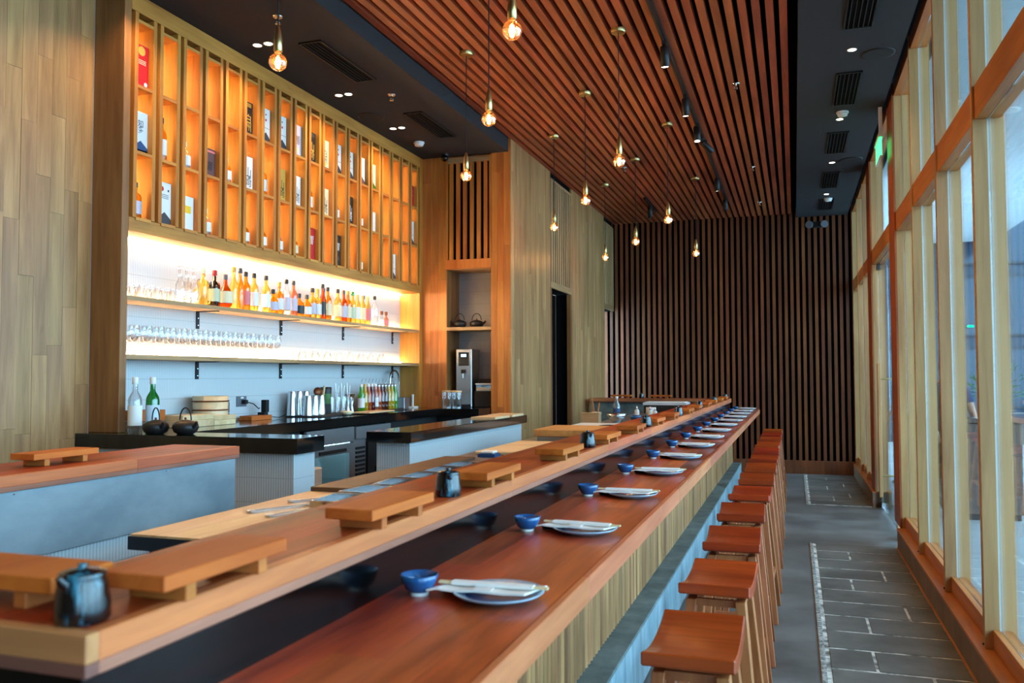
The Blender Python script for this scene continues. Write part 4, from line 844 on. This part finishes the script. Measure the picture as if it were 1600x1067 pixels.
for i, (x, y, z, w_, d_, h) in enumerate(((-3.86, 4.66, 0, .12, .16, .045), (-3.86, 4.66, .0455, .12, .155, .035), (-3.86, 4.93, 0, .12, .12, .035), (-3.86, 4.93, .0355, .12, .125, .03))):
    tag(MB().box(-w_, w_, -d_, d_, 0, h).build('wooden_board', 'pale_wood', None, (x, y, ZB + .0005 + z), 0, .003), ('lower thick pale board left of the rice tub', 'upper pale board left of the rice tub', 'lower pale board under the rice tub', 'upper pale board directly under the rice tub')[i], 'board')
t = thing('rice_tub', 'round pale wooden rice tub with two hoops', 'tub', (-3.87, 4.94, ZB + .067))
MB().lathe([(.115, 0), (.12, .13), (.112, .13), (.107, .01)], 28).build('staves', 'pale_wood', t)
for z in (.035, .095): MB().lathe([(.1185 + z * .04, z - .005), (.1205 + z * .04, z - .005), (.1205 + z * .04, z + .005), (.1185 + z * .04, z + .005)], 28, close=False).build('hoop', 'copper', t)
t = thing('card_reader', 'slate grey boxes stacked by the rice tub', 'box', (-3.93, 5.16, ZB + .0005)); MB().box(-.03, .03, -.03, .03, 0, .065).build('lower_box', 'charcoal', t); MB().box(-.03, .03, -.03, .03, .07, .145).build('upper_box', 'grey_plastic', t)
t = thing('wall_socket', 'grey wall socket with a black plug', 'socket', (XW, 5.50, 1.31)); MB().box(0, .008, -.06, .06, -.04, .04).build('plate', 'grey_plastic', t, bev=.002); MB().box(.008, .045, -.005, .03, -.02, .012).build('plug', 'black', t, bev=.003); MB().box(.008, .01, -.015, .02, .022, .034).build('switch', 'white', t)
tag(MB().tube([(-3.99, 5.515, 1.305), (-3.96, 5.56, 1.29), (-3.94, 5.60, 1.25), (-3.93, 5.60, ZB + .09)], .004, 6).build('power_cord', 'black', None), 'black power cord drooping from the wall socket', 'cord')
t = thing('speaker_base', 'small black speaker on a wooden base', 'speaker', (-3.92, 5.58, ZB + .0005)); MB().box(-.05, .06, -.18, .08, 0, .035).build('base', 'tray_y', t, bev=.002); MB().box(-.03, .03, .02, .07, .035, .055).build('cradle', 'black', t); MB().box(-.025, .02, .055, .1, .055, .15).build('cabinet', 'black', t, bev=.003)
tag(MB().tube([(-3.9, 5.70, ZB + .02), (-3.88, 5.78, ZB + .008), (-3.85, 5.84, ZB + .03)], .003, 6).build('cable_end', 'black', None), 'loose black cable end on the worktop', 'cable')
tag(MB().box(-.16, .17, -.85, .75, 0, .008).build('bar_mat', 'dark_rubber', None, (-3.80, 6.85, ZB + .0005)), 'long black rubber mat under the bar tools', 'mat')
ZM = ZB + .009
for i, (x, y, h) in enumerate(((-3.93, 6.04, .2), (-3.93, 6.14, .2), (-3.93, 6.24, .2), (-3.80, 6.07, .165), (-3.80, 6.17, .165), (-3.80, 6.27, .165))):
    t = thing('shaker_tin', 'steel cocktail shaker tin, %s in the %s row' % (ORD[i % 3], 'rear' if i < 3 else 'front'), 'shaker', (x, y, ZM), 0, 'steel shaker tins')
    MB().lathe([(.044, 0), (.033, h - .012), (.030, h)], 20).build('tin', 'steel', t); MB().lathe([(.0445, 0), (.046, .003), (.0445, .006)], 20, close=False).build('rim', 'steel', t)
t = thing('strainer_holder', 'glass holder with a round strainer and wooden muddlers', 'utensil holder', (-3.90, 6.42, ZM)); MB().lathe([(.035, 0), (.036, .004), (.042, .13)], 18, close=False).build('glass', 'glass', t); MB().lathe([(.001, -.004), (.04, -.004), (.04, .004), (.001, .004)], 18).build('strainer', 'copper', t, (.0, -.03, .19)).rotation_euler = (R(80), 0, R(60)); MB().tube([(0, .02, .01), (.01, .06, .24)], .01).build('muddler', 'pale_wood', t); MB().tube([(0, .0, .01), (.0, .03, .2)], .008).build('muddler', 'tray_x', t)
t = thing('tea_canister', 'black canister with a green label behind the glasses', 'canister', (-3.96, 6.62, ZM)); MB().lathe([(.05, 0), (.05, .2)], 20).build('can', 'box_black', t); MB().lathe([(.0505, .08), (.0505, .17)], 20, close=False).build('label', 'leaf', t); MB().lathe([(.051, .2), (.051, .225), (.045, .228)], 20).build('lid', 'box_black', t)
for i, y in enumerate((6.52, 6.62, 6.72)):
    t = thing('mixing_glass', 'clear mixing glass with bar spoons, %s from the left' % ORD[i], 'glass', (-3.80, y, ZM), 0, 'mixing glasses'); MB().lathe([(.038, 0), (.04, .004), (.044, .14)], 18, close=False).build('glass', 'glass', t)
    for q in range(2): MB().tube([(.0, .01 * q, .01), (.015 - .03 * q, .02, .24 + .02 * q)], .003, 6).build('spoon', 'steel', t)
for i, y in enumerate((6.83, 6.90)):
    t = thing('jigger_stack', 'steel jigger standing on the mat, %s from the left' % ORD[i], 'jigger', (-3.86, y, ZM), 0, 'steel jiggers'); MB().lathe([(.028, 0), (.012, .06), (.034, .16), (.032, .16)], 18).build('cup', 'steel', t); MB().lathe([(.014, .055), (.016, .06), (.014, .065)], 16, close=False).build('collar', 'steel', t)
for i, (y, x, body, cap, lab, d) in enumerate(((6.99, -3.80, 'lime_liquid', 'white', 'white', 'bright green'), (7.05, -3.92, 'yellow_liquid', 'gold', None, 'tall yellow'), (7.08, -3.80, 'orange_liquid', 'white', None, 'orange'), (7.15, -3.85, 'red_liquid', 'white', None, 'dark red'), (7.22, -3.80, 'blush_liquid', 'white', 'white', 'blush'), (7.29, -3.84, 'orange_liquid', 'steel', None, 'coral'), (7.36, -3.88, 'brown_liquid', 'steel', None, 'brown'), (7.43, -3.90, 'brown_liquid', 'steel', None, 'russet'), (7.50, -3.82, 'yellow_liquid', 'steel', None, 'yellow'), (7.57, -3.86, 'yellow_liquid', 'steel', None, 'lemon'), (7.64, -3.82, 'lime_liquid', 'steel', None, 'lime yellow'))):
    t = bottle('%s juice bottle with pourer on the bar mat' % d, (-3.80, 6.975 + .069 * i, ZM), 'juice', body, cap, lab, 'juice bottles on the bar mat')
    MB().tube([(0, 0, .23), (0, .004, .27), (.01, .006, .3)], .003, 6).build('pourer', 'steel', t)
t = thing('mixer_tap', 'curved steel tap at the right end of the worktop', 'tap', (-3.95, 7.86, ZB + .0005)); MB().lathe([(.022, 0), (.022, .03), (.014, .034)], 14).build('base', 'steel', t)
MB().tube([(0, 0, .03), (0, 0, .3)] + [(.0, .1 - .1 * math.cos(a), .3 + .09 * math.sin(a)) for a in [i * math.pi / 10 for i in range(1, 10)]] + [(0, .2, .25)], .011, 10).build('spout', 'steel', t)
t = thing('steel_caddy', 'steel box caddy beside the tap', 'caddy', (-3.90, 8.06, ZB + .0005)); MB().box(-.06, .06, -.09, .09, 0, .11).build('box', 'brushed', t, bev=.003); MB().lathe([(.012, 0), (.012, .14)], 10).build('brush', 'white', t, (.08, .07, 0)); MB().box(.05, .12, .02, .12, 0, .015).build('cloth', 'paper', t)
tag(MB().box(-.09, .09, -.26, .26, 0, .012).build('napkin_stack', 'pale_wood', None, (-3.58, 6.80, ZM), R(2), .003), 'pale board in front of the bar tools', 'board')
tag(MB().lathe([(.03, 0), (.06, .02), (.05, .03)], 14).build('garnish_bowl', 'cream', None, (-3.60, 6.36, ZM)), 'small cream garnish dish in front of the shakers', 'dish')

# niche: water dispenser, canisters, machine
t = thing('water_dispenser', 'stainless water dispenser with digital display in the niche', 'dispenser', (-3.35, 8.52, ZB + .001))
MB().box(-.09, .09, -.12, .12, 0, .62).build('body', 'brushed', t, bev=.006); MB().box(-.06, .06, -.124, -.12, .44, .585).build('panel', 'black_glass', t, bev=.001); MB().box(-.03, .03, -.1255, -.124, .535, .565).build('display', 'screen', t)
MB().box(-.02, .02, -.15, -.12, .36, .4).build('spout_block', 'black', t); MB().tube([(0, -.14, .36), (0, -.15, .31)], .008).build('nozzle', 'steel', t); MB().box(-.08, .08, -.2, -.12, 0, .03).build('drip_tray', 'steel_dark', t)
for i, (x, y) in enumerate(((-3.46, 8.20), (-3.345, 8.19))):
    c = thing('canister', 'clear glass canister with pale lid, %s of two' % ('left', 'right')[i], 'canister', (x, y, ZB + .001), 0, 'glass canisters'); MB().lathe([(.05, .003), (.05, .16)], 20, close=False).build('jar', 'glass', c); MB().lathe([(.046, 0), (.046, .10)], 16).build('contents', 'clear_spirit', c); MB().lathe([(.051, .16), (.053, .165), (.053, .178), (.04, .18)], 20).build('lid', 'pale_wood', c)
t = thing('coffee_machine', 'black brewing machine on the right of the niche', 'machine', (-3.13, 8.52, ZB + .001)); MB().box(-.1, .1, -.12, .12, 0, .17).build('body', 'black', t, bev=.005); MB().lathe([(.014, -.122), (.014, -.118)], 12).build('button', 'white', t, (.03, 0, .05)).rotation_euler = (0, 0, 0); MB().box(-.1, .1, .0, .12, .17, .3).build('tower', 'black', t)
t = thing('clear_bin', 'clear plastic box of sachets on the brewing machine', 'box', (-3.13, 8.45, ZB + .1715)); MB().box(-.085, .085, -.04, .04, 0, .07).build('box', 'clear_spirit', t); MB().box(-.08, .08, -.035, .035, .005, .04).build('sachets', 'cream', t); MB().box(-.09, .09, -.045, .045, .07, .082).build('lid', 'white', t)

# ------------------------------------------------------------------ pendants
def make_pendant():
    t = thing('pendant_lamp', '', 'lamp', (0, 0, 0), 0, 'brass globe pendants over the bar')
    MB().lathe([(.05, -.028), (.055, -.02), (.055, 0)], 24).build('canopy', 'brass', t)
    MB().tube([(0, 0, -.028), (0, 0, -.80)], .0032, 6).build('cord', 'black', t)
    MB().lathe([(.005, -.78), (.010, -.79), (.015, -.81), (.0215, -.85), (.0215, -.905), (.017, -.91)], 20).build('socket', 'brass', t)
    b = MB().lathe([(.0165, -.903), (.018, -.917)] + [(.044 * math.sin(a), -.959 + .044 * math.cos(a)) for a in [.46 + i * (math.pi - .47) / 12 for i in range(13)]], 24, close=False).build('bulb', 'bulb_glass', t)
    MB().tube([(.0, 0, -.905), (0, 0, -.935)], .006, 8).build('filament_stem', 'clear_spirit', b)
    for q in range(4):
        a = q * math.pi / 2 + .4; MB().tube([(.006 * math.cos(a), .006 * math.sin(a), -.935), (.013 * math.cos(a), .013 * math.sin(a), -.962), (.006 * math.cos(a), .006 * math.sin(a), -.99)], .0017, 5).build('filament', 'filament', b)
    return t
pp = [(-1.165, 3.50, 'in the row nearest the bar'), (-1.165, 5.92, ''), (-1.155, 8.32, ''), (-1.15, 10.75, ''), (-1.705, 4.68, ''), (-1.71, 7.16, ''), (-1.70, 9.57, ''), (-2.365, 3.49, ''), (-2.36, 5.97, ''), (-2.33, 8.36, ''), (-2.305, 10.73, '')]
rown = ['row nearest the stools'] * 4 + ['middle row'] * 3 + ['row nearest the back bar'] * 4; cnt = {}
pd = make_pendant()
for i, (x, y, _) in enumerate(pp):
    n_ = cnt.get(rown[i], 0); cnt[rown[i]] = n_ + 1; lb = 'lit globe pendant, %s from the camera in the %s' % (ORD[n_], rown[i]); p = (x, y, 3.99)
    if i == 0: pd.location = p; pd['label'] = lb
    else: dup(pd, p, None, lb)
    ld = bpy.data.lights.new('bulb_light', 'POINT'); ld.energy = 4.5; ld.color = (1.0, .62, .28); ld.shadow_soft_size = .014; lo = bpy.data.objects.new('bulb_light', ld); C.objects.link(lo); lo.location = (x, y, 3.99 - .962)

# ------------------------------------------------------------------ ceiling fixtures
tk = thing('track_rail', 'black lighting track fixed along the slatted ceiling', 'track', (-.875, 8, 3.99)); MB().box(-.017, .017, -4.5, 4.3, -.03, 0).build('rail', 'black_metal', tk); MB().box(-.006, .006, -4.5, 4.3, -.034, -.03).build('slot', 'black', tk)
tk2 = thing('track_rail', 'short black lighting track near the far wall on the left', 'track', (-1.95, 12.2, 3.99)); MB().box(-.017, .017, -.5, .5, -.03, 0).build('rail', 'black_metal', tk2); MB().box(-.006, .006, -.5, .5, -.034, -.03).build('slot', 'black', tk2)
def spot(x, y, tilt, rz, label, beam=0):
    t = thing('track_spotlight', label, 'spotlight', (x, y, 3.956), rz, 'black track spotlights'); MB().box(-.014, .014, -.05, .05, -.025, 0).build('adapter', 'black_metal', t); 
    h = MB().lathe([(.030, 0), (.033, -.005), (.033, -.15), (.029, -.152), (.027, -.146)], 20).build('head', 'black_metal', t, (0, 0, -.025)); h.rotation_euler = (tilt, 0, 0); MB().lathe([(.001, -.147), (.026, -.147)], 16, close=False).build('lens', 'downlight_glow', h)
    if beam:
        ld = bpy.data.lights.new('spot_beam', 'SPOT'); ld.energy = beam; ld.color = (1.0, .72, .42); ld.spot_size = R(26); ld.spot_blend = .6; ld.shadow_soft_size = .025; lo = bpy.data.objects.new('spot_beam', ld); C.objects.link(lo); lo.parent = h; lo.location = (0, 0, -.155)
for i, (y, tl, rz) in enumerate(((3.9, .56, 2.50), (4.6, .31, 1.225), (6.2, .1, 0), (7.45, .1, 0), (8.35, -.2, .3), (8.9, .9, -.9), (10.65, .1, 0), (11.95, .1, 0))): spot(-.875, y, tl, rz, 'black track spotlight, %s from the camera on the long track' % ORD[i], (55, 40, 0, 0, 0, 0, 0, 0)[i])
spot(-1.95, 12.15, .1, 0, 'black track spotlight on the short far track')
def sprinkler(x, y, z, lb):
    t = thing('sprinkler', lb, 'sprinkler', (x, y, z), 0, 'ceiling sprinklers'); MB().lathe([(.03, -.006), (.034, 0)], 18).build('escutcheon', 'chrome', t); MB().tube([(0, 0, -.006), (0, 0, -.035)], .008).build('body', 'chrome', t); MB().lathe([(.018, -.05), (.018, -.047)], 14).build('deflector', 'chrome', t)
    for s in (-1, 1): MB().tube([(.009 * s, 0, -.03), (.014 * s, 0, -.04), (.004 * s, 0, -.048)], .002, 5).build('arm', 'chrome', t)
for i, y in enumerate((7.37, 10.41, 12.59)): sprinkler(-.437, y, 3.99, 'chrome sprinkler on the slatted ceiling, %s from the camera' % ORD[i])
sprinkler(-3.176, 4.68, 3.856, 'chrome sprinkler on the dark soffit behind the nearest left pendant'); sprinkler(-3.165, 6.31, 3.856, 'chrome sprinkler on the dark soffit over the back bar'); sprinkler(-1.9, 9.95, 3.99, 'chrome sprinkler on the slatted ceiling near the door')
def grille(x0, x1, y0, y1, z, lb, grp):
    t = thing('air_grille', lb, 'vent', ((x0 + x1) / 2, (y0 + y1) / 2, z), 0, grp); a, b = (x1 - x0) / 2, (y1 - y0) / 2
    MB().box(-a, a, -b, b, -.004, -.002).build('backing', 'void', t)
    for bx in ((-a, -a + .012, -b, b), (a - .012, a, -b, b), (-a, a, -b, -b + .012), (-a, a, b - .012, b)): MB().box(*bx, -.012, -.0005).build('frame', 'black_metal', t)
    n = max(3, int((x1 - x0) / .03))
    for i in range(1, n): MB().box(-a + 2 * a * i / n - .003, -a + 2 * a * i / n + .003, -b + .012, b - .012, -.010, -.004).build('louvre', 'black', t)
for i, (y0, y1) in enumerate(((5.1, 5.93), (6.79, 7.6))): grille(-3.29, -3.11, y0, y1, 3.856, 'long black air grille on the bar soffit, %s from the camera' % ORD[i], 'grilles on the bar soffit')
for i, (y0, y1) in enumerate(((5.5, 6.28), (7.2, 8.05), (8.96, 9.8), (10.73, 11.6), (12.35, 13.1))): grille(.36, .555, y0, y1, 3.93, 'black air grille on the window-side soffit, %s from the camera' % ORD[i], 'grilles on the window-side soffit')
def speaker_(x, y, z, lb):
    t = thing('ceiling_speaker', lb, 'speaker', (x, y, z), 0, 'round ceiling speakers'); MB().lathe([(.11, -.008), (.12, -.006), (.122, -.0005)], 28).build('rim', 'black_metal', t); MB().lathe([(.001, -.010), (.11, -.0095)], 28, close=False).build('mesh', 'black', t)
speaker_(-3.61, 6.79, 3.856, 'round dark speaker in the soffit over the back bar'); speaker_(.635, 6.85, 3.93, 'nearer round speaker in the window-side soffit'); speaker_(.645, 10.17, 3.93, 'farther round speaker in the window-side soffit')
def smoke(x, y, z, lb):
    t = thing('smoke_detector', lb, 'smoke detector', (x, y, z), 0, 'white smoke detectors'); MB().lathe([(.05, -.018), (.055, -.012), (.055, -.0005)], 24).build('base', 'white', t); MB().lathe([(.025, -.042), (.042, -.038), (.046, -.02)], 24).build('head', 'white', t)
smoke(-3.555, 7.70, 3.856, 'white smoke detector over the back bar'); smoke(.457, 8.29, 3.93, 'nearer white smoke detector on the window-side soffit'); smoke(.477, 12.33, 3.93, 'farther white smoke detector on the window-side soffit')
def downlight(x, y, z, lb, power, tilt=0.0, twin=False, grp='', size=R(100)):
    t = thing('downlight', lb, 'downlight', (x, y, z), 0, grp)
    for s in ((-.045, .045) if twin else (0,)):
        MB().lathe([(.030, -.0005), (.036, -.004), (.036, -.0005)], 18, (s, 0, 0), close=False).build('trim', 'white', t); MB().lathe([(.001, -.002), (.028, -.002)], 16, (s, 0, 0), close=False).build('lamp', 'downlight_glow', t)
    ld = bpy.data.lights.new('downlight_beam', 'SPOT'); ld.energy = power; ld.color = (1.0, .66, .34); ld.spot_size = size; ld.spot_blend = .7; ld.shadow_soft_size = .03
    lo = bpy.data.objects.new('downlight_beam', ld); C.objects.link(lo); lo.parent = t; lo.location = (0, 0, -.012); lo.rotation_euler = (0, tilt, 0)
for i, y in enumerate((-.7, .85, 2.4, 3.95, 5.045, 6.18, 7.19)): downlight(-3.545, y, 3.856, 'twin recessed downlight over the back bar, %s from the camera' % ORD[i], 48, 0, True, 'twin downlights over the back bar', R(125))  # those beside and behind the camera are unseen, added for warm fill
for i, y in enumerate((-2.3, -.5, 1.3, 3.1, 4.9, 6.71, 8.52, 10.25, 12.03)): downlight(.445, y, 3.93, 'small recessed downlight on the window-side soffit, %s from the camera' % ORD[i], 30, R(14), False, 'downlights on the window-side soffit', R(130))  # nearest ones, out of view, are added to warm the cool window light
t = thing('dome_camera', 'small black security camera at the soffit corner', 'camera', (-3.48, 8.20, 3.856)); MB().lathe([(.04, -.03), (.045, -.02), (.045, -.0005)], 18).build('mount', 'black_metal', t); b = MB().sphere((0, -.02, -.05), .038, 16, 10).build('eyeball', 'black_glass', t); MB().lathe([(.012, 0), (.012, .006)], 12).build('lens', 'chrome', b, (0.01, -.058, -.06)).rotation_euler = (R(80), 0, 0)
t = thing('emergency_light', 'twin-head emergency light high on the dark slatted wall', 'emergency light', (.355, YF, 3.79)); MB().box(-.07, .07, -.06, 0, -.04, .05).build('box', 'black', t, bev=.006)
for s in (-1, 1):
    h = MB().lathe([(.03, 0), (.052, .02), (.056, .045), (.05, .05)], 20).build('head', 'grey_plastic', t, (s * .10, -.06, 0)); h.rotation_euler = (R(90), 0, R(s * 12)); MB().lathe([(.001, .049), (.049, .047)], 18, close=False).build('lens', 'white', h)
t = thing('exit_sign', 'green lit exit sign hanging near the glass door', 'exit sign', (.775, 8.46, 3.49)); MB().box(-.008, .008, -.21, .21, 0, .17).build('panel', 'exit_green', t); MB().box(-.011, .011, -.215, .215, -.008, 0).build('edge', 'white', t); MB().box(-.015, .015, -.215, -.18, .17, .44).build('bracket', 'white', t); MB().box(-.02, .02, -.22, .22, .17, .2).build('housing', 'white', t)
lettering('EXIT', .14, 'white', t, (-.0088, 0, .085), (R(90), 0, R(-90)))
